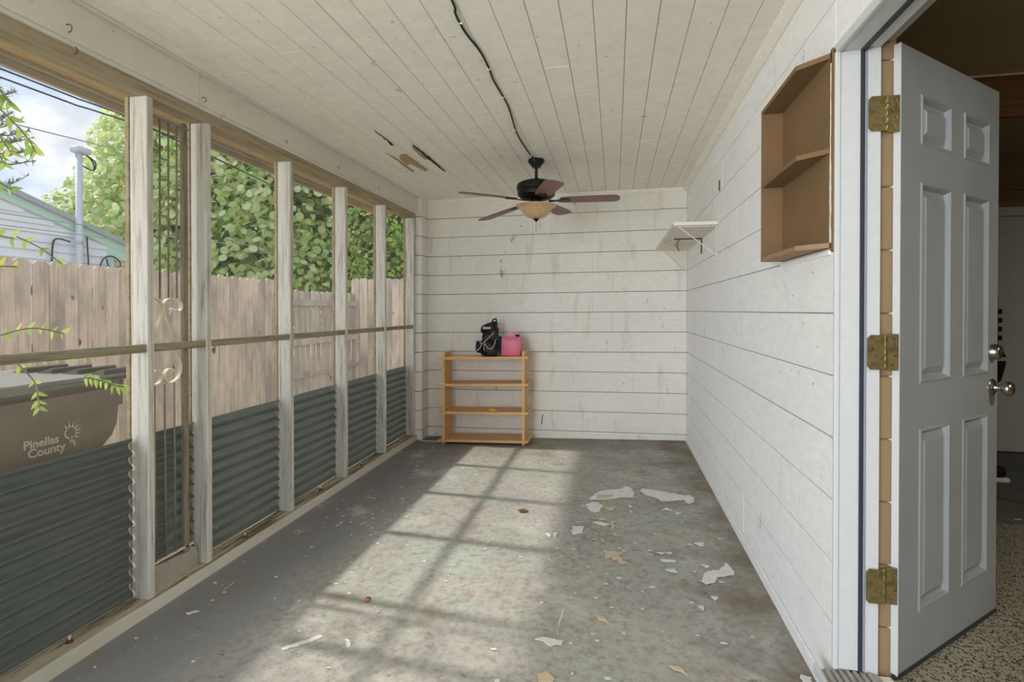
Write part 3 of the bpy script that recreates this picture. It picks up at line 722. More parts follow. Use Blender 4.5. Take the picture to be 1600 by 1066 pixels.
# hinges
for hz in (1.904, 1.146, .398):
    h = root('hinge', (.846, 1.901, hz), None)
    h.parent = dr; h.matrix_parent_inverse = Matrix.Identity(4)
    rot = Matrix.Rotation(-DA, 4, 'Z'); h.location = rot @ (Vector((.846, 1.901, hz)) - Vector((.89, 1.893, .10))); h.rotation_euler = (0, 0, -DA)
    hh = .055
    # jamb plate (faces -y), local coords centred on the pin
    b = B(); prism(b, [(-.004, -hh), (-.045, -hh), (-.054, -hh + .01), (-.054, hh - .01), (-.045, hh), (-.004, hh)], 'y', -.0245, -.0225); obj('jamb_plate', b, 'hinge', h, local=True)
    v0 = Vector((.002, -.012)); v1 = Vector((.0395, -.0135)); dd = (v1 - v0).normalized(); nn = Vector((dd.y, -dd.x)) * .0012
    b = B(); prism(b, [tuple(v0 + nn), tuple(v1 + nn), tuple(v1 - nn), tuple(v0 - nn)], 'z', -hh - .003, hh + .003); obj('door_plate', b, 'hinge', h, local=True)
    for q in range(5):
        obj('knuckle', lathe(B(), [(0, 0), (.0055, 0), (.0062, .002), (.0062, .019), (.0055, .021), (0, .021)], 14, (0, -.016, -hh + .001 + q * .022)), 'hinge', h, local=True, smooth=40)
    for (sx_, sz_) in ((-.028, .036), (-.042, .012), (-.03, -.01), (-.042, -.038)):
        obj('screw', lathe(B(), [(0, .002), (.003, .0015), (.0042, 0)], 12, (sx_, -.0247, sz_), RY), 'nickel', h, local=True)
    for (sx_, sz_) in ((.026, .042), (.018, .012), (.03, -.012), (.022, -.04)):
        obj('screw', lathe(B(), [(0, .002), (.003, .0015), (.0042, 0)], 12, (sx_, -.0145, sz_), RY), 'nickel', h, local=True)

# ------------------------------------------------------------------ room beyond the door
rw = root('wall_room_near', (.885, 3, .1), kind='structure')
for (ya, yb_) in ((1.905, 5.2), (-1.2, 1.05)):
    for z0, z1 in zip(JZ, JZ[1:]):
        if z1 < .1: continue
        yy = ya
        ys = [ya]
        while yy + .4 < yb_: yy += .4064; ys.append(yy)
        ys[-1] = yb_
        for a, c in zip(ys, ys[1:]):
            obj('block', bx(.835 if a > 1.5 else .84, .885, a + .001, c - .001, max(z0, .09) + .002, z1 - .002, bev=.003), 'tan', rw)
for ya, yb_ in ((1.902, 5.2), (-1.2, 1.04)): obj('backing', bx(.837, .878, ya + .012, yb_ - .01, .0, 2.6), 'tanjoint', rw)
obj('lintel', bx(.835, .885, 1.02, 1.905, 2.15, 2.6), 'tan', rw)
rfar = root('wall_room_far', (3, 5.2, .1), kind='structure')
for z0, z1 in zip(JZ, JZ[1:]):
    if z1 < .1: continue
    for q in range(8):
        obj('block', bx(.9 + q * .42, 1.319 + q * .42, 5.15, 5.25, max(z0, .09) + .002, z1 - .002, bev=.003), 'tan', rfar)
tag(obj('wall_room_right', bx(4.2, 4.3, -1.2, 5.25, .0, 2.7), 'tan'), kind='structure')
tag(obj('wall_room_front', bx(.885, 4.3, -1.3, -1.2, .0, 2.7), 'tan'), kind='structure')
tag(obj('ceiling.001', bx(.885, 4.3, -1.3, 5.25, 2.61, 2.65), 'roomceil'), kind='structure')
tag(obj('floor.001', bx(.83, 4.3, -1.3, 3.41, -.1, .092), 'terrazzo'), kind='structure')
dfl = tag(obj('floor.002', bx(.885, 4.3, 3.41, 5.25, -.1, .088), 'darkfloor'), kind='structure')
obj('crack', flat_patch([(2.25, 3.98), (2.62, 3.70), (2.63, 3.71), (2.26, 3.995)], lambda x: .088, .001, .004, 5), 'black', dfl)
for q in ((2.10, 3.52, .06), (2.24, 3.50, .04)): obj('white_scuff', flat_patch([(q[0], q[1]), (q[0] + q[2], q[1] + .004), (q[0] + q[2], q[1] + .018), (q[0], q[1] + .014)], lambda x: .088, .001, .004, 6), 'flake', dfl)
hb = root('trim_2', (2.5, 3.4, 2.4), kind='structure')
obj('wood_board', bx(.885, 4.2, 3.40, 3.45, 2.40, 2.61, bev=.003), 'roomwood', hb)
obj('wood_board', bx(.885, 4.2, 3.385, 3.43, 2.345, 2.398, bev=.003), 'roomwood', hb)
obj('trim_strip', bx(.885, 4.2, 3.375, 3.40, 2.575, 2.61, bev=.003), 'roomtrim', hb)
tag(obj('conduit', tube(B(), [(.9, 3.36, 2.565), (2.2, 3.36, 2.565), (4.1, 3.36, 2.57)], .006, 8), 'staple', smooth=True), 'thin pale conduit under the ceiling of the room beyond the door', 'pipe')
bd = root('door_2', (3.4, 5.14, .09), kind='structure')
obj('casing', bx(2.70, 3.95, 5.12, 5.15, 2.065, 2.14, bev=.003), 'whitetrim', bd)
obj('door_leaf', bx(2.80, 3.85, 5.125, 5.15, .10, 2.06, bev=.003), 'whitetrim', bd)
for x0, x1 in ((2.92, 3.25), (3.38, 3.72)):
    for z0, z1 in ((.25, .85), (1.0, 1.55), (1.68, 1.92)):
        obj('panel', bx(x0, x1, 5.119, 5.126, z0, z1, bev=.003), 'whitetrim', bd)
# strap and shoe seen past the knob
hs = root('hanging_strap', (3.12, 5.05, .7), 'dark strap with a pale band hanging behind the open door', 'strap')
for q in range(4): obj('toggle', roundbox(B(), 3.095, 3.135, 5.05, 5.08, 1.25 - q * .073, 1.292 - q * .073, .008), 'black', hs, smooth=40)
obj('cord', tube(B(), [(3.105, 5.065, 1.40), (3.108, 5.065, .92)], .005, 6), 'black', hs)
obj('pouch', prism(B(), [(3.06, .95), (3.13, .95), (3.155, .90), (3.15, .82), (3.12, .70), (3.06, .66)], 'y', 5.04, 5.09), 'black', hs)
obj('band', bx(3.065, 3.152, 5.035, 5.04, .865, .895), 'beige', hs)
sh = root('shoe', (2.62, 4.27, .09), 'black shoe with white sole on the dark floor behind the open door', 'shoe')
obj('upper', roundbox(B(), 2.50, 2.66, 4.22, 4.31, .115, .20, .03, 4), 'black', sh, smooth=50)
obj('sole', roundbox(B(), 2.49, 2.675, 4.215, 4.315, .089, .125, .014, 3), 'white', sh, smooth=50)

# ------------------------------------------------------------------ ceiling fan
FX, FY = -.61, 4.18
fn = root('ceiling_fan', (FX, FY, 2.475), 'dark bronze ceiling fan with five brown blades and amber bowl', 'ceiling fan')
L = lambda prof, seg=40: lathe(B(), prof, seg, (FX, FY, 0))
obj('canopy', L([(0, 2.478), (.062, 2.476), (.066, 2.462), (.062, 2.448), (.04, 2.425), (.032, 2.41), (.0, 2.408)]), 'bronze', fn, smooth=40)
obj('downrod', L([(.0, 2.42), (.012, 2.42), (.012, 2.33), (.022, 2.325), (.024, 2.305), (0, 2.305)], 20), 'bronze', fn, smooth=40)
obj('motor_housing', L([(0, 2.312), (.05, 2.31), (.115, 2.298), (.148, 2.28), (.156, 2.262), (.156, 2.235), (.146, 2.225), (.15, 2.215), (.148, 2.19), (.12, 2.165), (.07, 2.155), (0, 2.15)], 48), 'bronze', fn, smooth=35)
obj('switch_housing', L([(0, 2.155), (.045, 2.155), (.05, 2.14), (.045, 2.10), (.06, 2.09), (.06, 2.07), (0, 2.065)]), 'bronze', fn, smooth=40)
bw = [(.0, 2.005), (.03, 2.006), (.07, 2.018), (.098, 2.04), (.115, 2.068), (.128, 2.088), (.15, 2.10), (.162, 2.108), (.162, 2.112), (.148, 2.106), (.122, 2.093), (.108, 2.07), (.09, 2.045), (.065, 2.025), (.03, 2.013), (0, 2.011)]
obj('glass_bowl', L(bw, 56), 'bowl', fn, smooth=60)
obj('finial', L([(0, 2.012), (.02, 2.008), (.024, 2.0), (.012, 1.992), (.006, 1.982), (0, 1.98)], 20), 'bronze', fn, smooth=50)
obj('pull_chain', tube(B(), [(FX, FY, 1.985), (FX, FY, 1.90)], .0015, 5), 'bronze', fn)
obj('pull_chain', tube(B(), [(FX + .03, FY, 2.0), (FX + .03, FY, 1.925)], .0012, 5), 'bronze', fn)
blade0 = None
for q in range(5):
    ang = R(-70 + 72 * q)
    if blade0 is None:
        out = [(.19, -.045), (.25, -.062), (.45, -.068), (.60, -.070), (.635, -.06), (.65, -.03), (.652, .0), (.65, .03), (.635, .06), (.60, .070), (.45, .068), (.25, .062), (.19, .045)]
        b = B(); prism(b, out, 'z', -.003, .003)
        bmesh.ops.rotate(b, verts=b.verts, cent=(0, 0, 0), matrix=Matrix.Rotation(R(-8), 3, 'X'))
        blade0 = obj('blade', b, 'blade', fn, local=True)
        b = B(); prism(b, [(.10, -.018), (.16, -.012), (.20, -.035), (.26, -.03), (.27, 0), (.26, .03), (.20, .035), (.16, .012), (.10, .018)], 'z', -.010, -.004)
        bmesh.ops.rotate(b, verts=b.verts, cent=(0, 0, 0), matrix=Matrix.Rotation(R(-8), 3, 'X'))
        arm0 = obj('blade_arm', b, 'bronze', blade0, local=True)
        blade0.location = (0, 0, 2.15 - 2.475); blade0.rotation_euler = (0, 0, ang)
    else:
        bb = copy_part(blade0, fn, (0, 0, 2.15 - 2.475), (0, R(7) if q == 3 else 0, ang)); copy_part(arm0, bb)
cw = root('power_cable', (-.62, 3, 2.47), 'black cable clipped along the ceiling to the fan', 'cable')
cp = [(-.612,-.6),(-.615,1.2),(-.612,1.936),(-.627,2.053),(-.627,2.202),(-.606,2.378),(-.607,2.564),(-.615,2.689),(-.608,2.974),(-.616,3.154),(-.642,3.463),(-.645,3.694),(-.638,3.9),(-.632,4.05)]
b = tube(B(), smoothpts([(x, y, CZ(x) - .006) for x, y in cp], 4) + [Vector((-.60, 4.12, 2.455)), Vector((-.60, 4.14, 2.466))], .0048, 8); obj('cord', b, 'cable', cw, smooth=True)
for x, y in ((-.607, 2.55), (-.625, 2.12), (-.610, 2.9), (-.642, 3.44), (-.632, 4.03)): obj('clip', bx(x - .009, x + .009, y - .003, y + .003, CZ(x) - .013, CZ(x), bev=.001), 'staple', cw)

# ------------------------------------------------------------------ wooden shelf unit
su = root('shelf_unit', (-1.28, 5.25, FZ(-1.28)), 'light wooden slot-together shelf unit against the back wall', 'shelf unit')
for x in (-1.69, -.875):
    z0 = FZ(x)
    obj('side_panel', bx(x - .0135, x + .0135, 5.115, 5.375, z0, z0 + .925, bev=.002), 'shelfwood', su)
for zz in (.015, .295, .575, .84):
    b = B(); prism(b, [(-1.75, 0), (-1.735, -.011), (-.835, -.011), (-.82, 0), (-.82, .004), (-.835, .013), (-1.735, .013), (-1.75, .004)], 'y', 5.10, 5.39)
    for v in b.verts: v.co.z += zz + .02 + FZ(-1.28) + .028 * (v.co.x + 1.28) + (0.0)
    obj('shelf', b, 'shelfwood', su)
SZ = lambda x, zz: zz + .033 + FZ(-1.28) + .028 * (x + 1.28)
# ------------------------------------------------------------------ backpack and pink container
zt = SZ(-1.2, .84)
bp = root('backpack', (-1.24, 5.2, zt), 'small black backpack with pale piping standing on the shelf unit', 'backpack')
b = B(); roundbox(b, -1.33, -1.16, 5.17, 5.30, zt, zt + .30, .035, 3, .012, 1)
for v in b.verts:
    t = (v.co.z - zt) / .3; v.co.x += .02 * t; v.co.x = -1.24 + (v.co.x + 1.24) * (1.05 - .25 * t)
obj('body', b, 'pack', bp, smooth=True)
b = B(); roundbox(b, -1.315, -1.165, 5.14, 5.30, zt + .25, zt + .335, .03, 3, .01, 2)
for v in b.verts: v.co.z += (v.co.x + 1.24) * .35
obj('flap', b, 'pack', bp, smooth=True)
obj('badge', bx(-1.285, -1.205, 5.132, 5.14, zt + .272, zt + .295, bev=.002), 'piping', bp)
obj('pocket', roundbox(B(), -1.27, -1.16, 5.11, 5.19, zt + .03, zt + .17, .03, 3, .01, 3), 'pack', bp, smooth=True)
obj('pocket', roundbox(B(), -1.37, -1.29, 5.15, 5.25, zt + .03, zt + .15, .03, 3, .012, 4), 'pack', bp, smooth=True)
obj('pocket', roundbox(B(), -1.19, -1.10, 5.16, 5.26, zt + .01, zt + .20, .03, 3, .01, 5), 'pack', bp, smooth=True)
obj('carry_loop', tube(B(), smoothpts([(-1.21, 5.22, zt + .33), (-1.20, 5.22, zt + .365), (-1.17, 5.22, zt + .37), (-1.165, 5.22, zt + .33)], 4), .007, 8), 'pack', bp, smooth=True)
for pts in ([(-1.33, 5.135, zt + .17), (-1.30, 5.125, zt + .13), (-1.27, 5.115, zt + .14), (-1.22, 5.12, zt + .19), (-1.17, 5.13, zt + .24)],
            [(-1.265, 5.105, zt + .06), (-1.26, 5.10, zt + .13), (-1.22, 5.1, zt + .08), (-1.17, 5.102, zt + .10), (-1.15, 5.11, zt + .17)],
            [(-1.36, 5.145, zt + .05), (-1.32, 5.14, zt + .08), (-1.29, 5.13, zt + .13)]):
    obj('piping', tube(B(), smoothpts(pts, 5), .0045, 6), 'piping', bp, smooth=True)
pk = root('jerry_can', (-1.01, 5.2, zt), 'pink plastic jerry can beside the backpack', 'container')
ztp = SZ(-1.0, .84)
obj('body', roundbox(B(), -1.108, -.905, 5.15, 5.30, ztp, ztp + .19, .028, 4), 'pink', pk, smooth=50)
b = B(); prism(b, smoothpts([(-1.06, ztp + .185), (-1.04, ztp + .20), (-1.028, ztp + .235), (-1.008, ztp + .243), (-.99, ztp + .235), (-.975, ztp + .205), (-.95, ztp + .185)], 4), 'y', 5.19, 5.225); obj('handle', b, 'pink', pk, smooth=35)
obj('cap', lathe(B(), [(0, .0), (.022, 0), (.022, .022), (.018, .026), (0, .026)], 20, (-.955, 5.235, ztp + .187)), 'black', pk, smooth=40)
obj('front_panel', roundbox(B(), -1.082, -.935, 5.145, 5.16, ztp + .03, ztp + .165, .006, 2), 'pink', pk, smooth=50)
obj('base', roundbox(B(), -1.10, -.913, 5.154, 5.296, ztp - .0, ztp + .02, .006, 2), 'pink_dark', pk, smooth=50)
yt = root('tape_roll', (-1.19, 5.2, SZ(-1.19, .295)), 'small yellow roll lying on the third shelf down', 'tape roll')
z_ = SZ(-1.19, .295)
obj('ring', lathe(B(), [(.022, 0), (.038, 0), (.038, .016), (.022, .016), (.022, 0)], 24, (-1.20, 5.19, z_)), 'yellow', yt)
obj('loose_end', bx(-1.17, -1.135, 5.17, 5.21, z_, z_ + .008, bev=.002), 'yellow', yt)
b = B(); roundbox(b, -1.118, -1.094, 2.238, 2.262, FZ(-1.106), FZ(-1.106) + .02, .008, 3, .003, 4)
tag(obj('nut_shell', b, 'nut', smooth=True), 'small brown nut shell on the floor in the sunlight', 'nut')
tag(obj('dry_leaf', flat_patch([(-.62, 3.42), (-.585, 3.44), (-.55, 3.425), (-.56, 3.40), (-.60, 3.395)], lambda x: FZ(x) + .004, .004, .008, 9), 'rust'), 'dry brown leaf scrap on the floor below the fan', 'leaf')
tag(obj('stair_stick', tube(B(), [(-.74, 5.447, .10), (-.735, 5.447, .15), (-.725, 5.447, .20)], .003, 5), 'crack'), 'thin dark twig leaning on back wall beside the shelf unit', 'twig')
bpy.data.objects['stair_stick'].name = 'twig'

# ------------------------------------------------------------------ ground outside
tag(obj('ground', bx(-60, 40, -40, 70, -.5, -.17), 'ground'), kind='structure')

# ------------------------------------------------------------------ wheelie bin
bn = root('wheeled_bin', (-2.65, 1.8, -.17), 'brown wheeled rubbish bin with county lettering outside the screen', 'bin')
prof = [(1.30, .92), (2.235, .935), (2.232, .80), (2.225, .72), (2.20, .665), (2.15, .62), (2.11, .58), (2.09, .0), (2.05, -.10), (1.45, -.12), (1.40, -.05)]
b = prism(B(), prof, 'x', -3.02, -2.40)
for v in b.verts:
    t = (.93 - v.co.z) / 1.05; v.co.x = -2.71 + (v.co.x + 2.71) * (1 - .12 * t)
bmesh.ops.bevel(b, geom=[e for e in b.edges if abs(e.verts[0].co.x - e.verts[1].co.x) < .05], offset=.03, segments=3, affect='EDGES', clamp_overlap=True)
obj('body', b, 'bin', bn, smooth=40)
b = B(); prism(b, [(1.28, .925), (2.255, .94), (2.255, .958), (1.28, .943)], 'x', -3.05, -2.385); obj('rim', b, 'binlid', bn)  # rim takes the paler lid plastic, painting in the light it catches
b = B(); prism(b, smoothpts([(1.26, .945), (1.26, .965), (1.40, .972), (1.9, .974), (2.20, .972), (2.245, .968), (2.25, .96)], 3) + [Vector((2.25, .962)), ], 'x', -3.06, -2.37)
bmesh.ops.bevel(b, geom=list(b.edges), offset=.006, segments=2, affect='EDGES', clamp_overlap=True)
obj('lid', b, 'binlid', bn, smooth=40)
obj('lid_skirt', bx(-2.375, -2.355, 1.26, 1.80, .935, .972, bev=.004), 'binlid', bn)
for q in range(4):
    x0 = -2.37 - q * .15
    b = prism(B(), [(x0 - .165, .952), (x0 - .01, 1.0), (x0, .995), (x0 - .002, .945)], 'y', 2.10, 2.30); obj('lid_ridge', b, 'ridge', bn)
obj('handle_bar', bx(-2.95, -2.45, 2.255, 2.285, .90, .93, bev=.008), 'bin', bn)
for x in (-2.48, -2.92): obj('handle_bracket', bx(x - .015, x + .015, 2.235, 2.29, .80, .935, bev=.005), 'bin', bn)
for x in (-2.44, -2.98):
    obj('wheel', lathe(B(), [(.0, -.025), (.11, -.025), (.125, -.015), (.125, .015), (.11, .025), (0, .025)], 28, (x, 2.20, -.045), Matrix.Rotation(R(90), 4, 'Y')), 'black', bn, smooth=40)
def text_part(s, size, y, z, x, parent, ext=.0006, bold=.0):
    cu = bpy.data.curves.new('text', 'FONT'); cu.body = s; cu.size = size; cu.extrude = ext; cu.offset = bold; cu.resolution_u = 4
    o = bpy.data.objects.new('tmp', cu); col.objects.link(o); bpy.context.view_layer.update()
    me = bpy.data.meshes.new_from_object(o.evaluated_get(bpy.context.evaluated_depsgraph_get())); bpy.data.objects.remove(o)
    me.materials.clear(); me.materials.append(M['cream_print'])
    o = bpy.data.objects.new('lettering', me); col.objects.link(o); o.parent = parent
    o.rotation_euler = (R(90), 0, R(90)); o.location = Vector((x, y, z)) - wloc(parent)
    return o
def face_x(z): return -2.71 + .31 * (1 - .12 * (.93 - z) / 1.05) + .002
TX = face_x(.7) + .006
text_part('Pinellas', .049, 1.770, .700, TX, bn, bold=.0012)
text_part('County', .051, 1.787, .660, TX, bn, bold=.0012)
b = B(); cy, cz_ = 1.962, .728
pts = []
for q in range(9):     # rays
    a = R(120 - q * 26); a2 = R(8)
    tri = [(cy + .026 * math.cos(a - a2 * 1.2), cz_ + .026 * math.sin(a - a2 * 1.2)), (cy + .052 * math.cos(a), cz_ + .052 * math.sin(a)), (cy + .026 * math.cos(a + a2 * 1.2), cz_ + .026 * math.sin(a + a2 * 1.2))]
    prism(b, tri, 'x', TX, TX + .001)
ring = [(cy + .025 * math.cos(R(t)), cz_ + .025 * math.sin(R(t))) for t in range(125, 311, 15)] + [(cy + .0185 * math.cos(R(t)), cz_ + .0185 * math.sin(R(t))) for t in range(310, 124, -15)]
prism(b, ring, 'x', TX, TX + .001)
prism(b, [(cy + .010, cz_ - .020), (cy + .022, cz_ - .03), (cy + .026, cz_ - .05), (cy + .022, cz_ - .068), (cy + .016, cz_ - .05), (cy + .002, cz_ - .034), (cy - .010, cz_ - .024)], 'x', TX, TX + .001)
obj('sun_emblem', b, 'cream_print', bn)

# ------------------------------------------------------------------ fences
def picket_mesh(wd, ht, clip=.03, th=.016):
    b = B(); prism(b, [(-wd / 2, 0), (wd / 2, 0), (wd / 2, ht - clip), (wd / 2 - clip, ht), (-wd / 2 + clip, ht), (-wd / 2, ht - clip)], 'y', -th / 2, th / 2); return b
FXX = -4.9
f1 = root('wooden_fence', (FXX, 4, -.17), 'tall dog-eared wooden privacy fence running along the yard', 'fence')
rf_ = random.Random(2)
pk0 = obj('picket', picket_mesh(.128, 1.88), 'picket', f1, local=True)
y = 1.6; first = True
ys_ = []
while y < 7.33: ys_.append(y); y += .1345
for i, y in enumerate(ys_):
    o = pk0 if i == 0 else pk0.copy()
    if i: col.objects.link(o); o.parent = f1
    o.location = (rf_.uniform(-.004, .004), y - 4, rf_.uniform(-.02, .02) + .012 - max(0, (y - 6.9)) * .04); o.rotation_euler = (0, rf_.uniform(-.006, .006), R(90) + rf_.uniform(-.02, .02))
for z in (.25, .95, 1.45): obj('rail', bx(FXX - .05, FXX - .012, 1.5, 7.4, z - .04, z + .04, bev=.003), 'picket_grey', f1)
f2 = root('fence_gate', (FXX, 8.4, -.17), 'lower greyed picket gate with rails, set in the fence', 'gate')
pk1 = obj('picket', picket_mesh(.118, 1.75), 'picket_grey', f2, local=True)
y = 7.44; i = 0
while y < 9.45:
    o = pk1 if i == 0 else pk1.copy()
    if i: col.objects.link(o); o.parent = f2
    o.location = (-.02, y - 8.4, .02 + rf_.uniform(-.012, .012)); o.rotation_euler = (0, rf_.uniform(-.008, .008), R(90)); y += .152; i += 1
for z in (.25, .77, 1.40): obj('rail', bx(FXX - .005, FXX + .035, 7.38, 9.5, z - .045, z + .045, bev=.003), 'picket_grey', f2)
f3 = root('wooden_fence', (-3, 9.55, -.17), 'far wooden fence section closing the yard beyond the gate', 'fence')
pk2 = obj('picket', picket_mesh(.158, 2.06), 'picket', f3, local=True)
x = -4.93; i = 0
while x < .5:
    o = pk2 if i == 0 else pk2.copy()
    if i: col.objects.link(o); o.parent = f3
    o.location = (x + 3, 0, rf_.uniform(-.012, .012)); o.rotation_euler = (0, rf_.uniform(-.006, .006), 0); x += .165; i += 1
for z in (.3, 1.0, 1.6): obj('rail', bx(-5.0, .5, 9.565, 9.6, z - .04, z + .04, bev=.003), 'picket_grey', f3)

# ------------------------------------------------------------------ neighbour's house
hs_ = root('neighbour_house', (-9, 6, -.17), 'white clapboard house with mint trim beyond the fence', 'house')
HX = -9.0
rake = lambda y: 3.17 - .302 * (y - 6.348) if y > 3.2 else 3.17 - .302 * (3.2 - 6.348) - .302 * (3.2 - y)
obj('wall', prism(B(), [(-1.0, -.1), (8.04, -.1), (8.04, rake(8.04) - .12), (3.2, rake(3.2) - .12), (-1.0, rake(-1.0) - .12)], 'x', HX - .3, HX - .03), 'siding', hs_)
z = .7
while z < 3.95:
    z1 = z + .138
    ymax = min(8.05, 3.2 + (rake(3.2) - .14 - z1) / .302); ymin = max(-1.0, 3.2 - (rake(3.2) - .14 - z1) / .302)
    if ymax > ymin + .3:
        obj('siding_board', prism(B(), [(HX - .03, z1), (HX, z), (HX + .002, z + .008), (HX - .02, z1)], 'y', ymin, ymax), 'siding', hs_)
    z = z1 + .0015
obj('corner_board', bx(HX - .03, HX + .02, 8.04, 8.16, -.1, rake(8.1) - .14), 'mint', hs_)
def rakeboard(name, t0, t1, xa, xb, m, ya=3.2, yb__=8.9):
    obj(name, prism(B(), [(ya, rake(ya) - t0), (yb__, rake(yb__) - t0), (yb__, rake(yb__) - t1), (ya, rake(ya) - t1)], 'x', xa, xb), m, hs_)
rakeboard('rake_board', .075, .21, HX, HX + .03, 'mint'); rakeboard('rake_board', .075, .21, HX, HX + .03, 'mint', -1.5, 3.2)
rakeboard('roof_edge', 0, .085, HX - 6, HX + .10, 'shingle'); rakeboard('roof_edge', 0, .085, HX - 6, HX + .10, 'shingle', -1.5, 3.2)
obj('gable_infill', prism(B(), [(8.16, 2.20), (8.9, 2.20), (8.9, rake(8.9) - .2), (8.16, rake(8.16) - .2)], 'x', HX - .02, HX + .02), 'mint', hs_)
obj('porch_soffit', bx(HX - 4, HX - .02, 8.16, 8.9, 2.10, 2.2), 'beige', hs_)
ms = root('service_mast', (HX + .12, 7.44, -.1), 'grey service mast with weatherhead on the white house', 'mast')
obj('pipe', tube(B(), [(HX + .12, 7.44, -.1), (HX + .12, 7.44, 3.95)], .05, 16), 'pvc', ms, smooth=True)
obj('coupling', tube(B(), [(HX + .12, 7.44, 2.40), (HX + .12, 7.44, 2.56)], .064, 16), 'pvc', ms, smooth=True)
b = B(); roundbox(b, HX + .02, HX + .22, 7.34, 7.60, 3.93, 4.04, .04, 3); obj('weatherhead', b, 'pvc', ms, smooth=50)
for q in range(2): obj('wire_loop', tube(B(), smoothpts([(HX + .12, 7.55, 3.94), (HX + .14, 7.66 + q * .05, 3.85), (HX + .14, 7.68, 3.70), (HX + .13, 7.5, 3.73)], 5), .012, 6), 'wire', ms, smooth=True)
def cable(name, pts, r, m, label, cat='cable'):
    return tag(obj(name, tube(B(), smoothpts(pts, 6), r, 6), m, smooth=True), label, cat)
cable('wall_cable', [(HX + .1, 7.3, 2.42), (HX + .06, 7.1, 2.44), (HX + .05, 7.05, 2.2), (HX + .05, 7.04, 1.4)], .014, 'wire', 'dark cable bending down the siding just before the mast')
cable('wall_cable', [(HX + .06, 7.62, 2.55), (HX + .05, 7.66, 2.0), (HX + .05, 7.66, 1.4)], .012, 'wire', 'thin straight dark cable down the siding just past the mast')
cable('wall_cable', [(HX + .05, 7.86, 1.4), (HX + .05, 7.86, 2.0), (HX + .06, 7.95, 2.22), (HX + .06, 8.12, 2.25), (HX + .06, 8.25, 2.15), (HX + .06, 8.2, 2.03), (HX + .06, 8.03, 2.07), (HX + .06, 7.98, 2.2)], .013, 'wire', 'dark cable curled in a loop near the house corner')
LX = -7
def wline(pts, r, m, lab): cable('overhead_wire', pts, r, m, lab)
wline([(LX, -4, 4.02), (LX, 4.946, 4.085), (LX, 6.598, 4.12), (LX, 14, 4.4)], .011, 'wire', 'upper of two dark overhead wires crossing the sky at top left')
wline([(LX, -4, 3.87), (LX, 4.946, 3.985), (LX, 6.597, 4.045), (LX, 14, 4.45)], .011, 'wire', 'lower of two dark overhead wires crossing the sky at top left')
wline([(-6.5, -2, 2.9), (-6.5, 7.6, 3.55), (-6.5, 17, 4.5)], .007, 'wire_pale', 'highest pale wire crossing in front of the sea grape tree')
wline([(-6.5, -2, 2.35), (-6.5, 7.6, 2.4), (-6.5, 16.3, 3.2)], .007, 'wire_pale', 'middle pale wire crossing in front of the sea grape tree')
wline([(-6.5, -2, 2.2), (-6.5, 7.6, 2.28), (-6.5, 16.3, 3.1)], .006, 'wire_pale', 'lowest pale wire crossing in front of the sea grape tree')
wline([(-2.79, 2.3, 2.43), (-4.4, 6.4, 2.9), (-6.0, 10.5, 3.3)], .007, 'wire', 'dark wire slanting down from the roof edge past the third post')

# ------------------------------------------------------------------ trees
def bulk_leaves(name, blobs, n, size, m, parent, seed, shell=.75, up=.5, verts=8, squash=1.0, want=None, aspect=1.0):
    """one mesh of many separate round leaves scattered through the crown; returns it"""
    r = random.Random(seed); V = []; F = []; tot = sum(bb[3] ** 2 for bb in blobs)
    for (cx, cy_, cz2, rad) in blobs:
        for _ in range(int(n * rad * rad / tot)):
            d = Vector((r.gauss(0, 1), r.gauss(0, 1), r.gauss(0, 1))).normalized()
            rr_ = rad * (shell + (1 - shell) * r.random() ** .6) if r.random() < .8 else rad * r.random()
            p = Vector((cx, cy_, cz2)) + Vector((d.x, d.y, d.z * squash)) * rr_
            if p.z < .2: continue
            nrm = (d * .8 + Vector((0, 0, up)) + Vector((r.gauss(0, .5), r.gauss(0, .5), r.gauss(0, .4)))).normalized()
            t = nrm.orthogonal().normalized(); t.rotate(Matrix.Rotation(r.random() * 6.28, 3, nrm)); s = nrm.cross(t)
            sz = size * r.uniform(.65, 1.2); i0 = len(V)
            V.append(p - nrm * sz * .15)
            for k in range(verts):
                a = 2 * math.pi * k / verts; V.append(p + t * math.cos(a) * sz * aspect + s * math.sin(a) * sz + nrm * (.12 * sz * abs(math.sin(a))))
            for k in range(verts): F.append((i0, i0 + 1 + k, i0 + 1 + (k + 1) % verts))
    me = bpy.data.meshes.new(name); pl_ = wloc(parent) if parent else Vector((0, 0, 0)); me.from_pydata([tuple(v - pl_) for v in V], [], F); me.materials.append(M[m])
    o = bpy.data.objects.new(name, me); col.objects.link(o)
    if parent: o.parent = parent
    o['kind'] = 'stuff'; return o
def leaf_mesh(sz, verts=10, aspect=1.0):
    b = B(); c = b.verts.new((0, 0, -.012 * sz / .1)); rng = []
    for k in range(verts):
        a = 2 * math.pi * k / verts; rr_ = sz * (1 - .12 * (1 + math.cos(a)) / 2)
        rng.append(b.verts.new((math.cos(a) * rr_ * aspect, math.sin(a) * rr_, .10 * sz * abs(math.sin(a)) - (.02 * sz if k == 0 else 0))))
    for k in range(verts): b.faces.new([c, rng[k], rng[(k + 1) % verts]])
    return b
tr = root('sea_grape_tree', (-9.2, 11.2, -.17), 'large sea grape tree with round pale leaves behind the fence', 'tree')
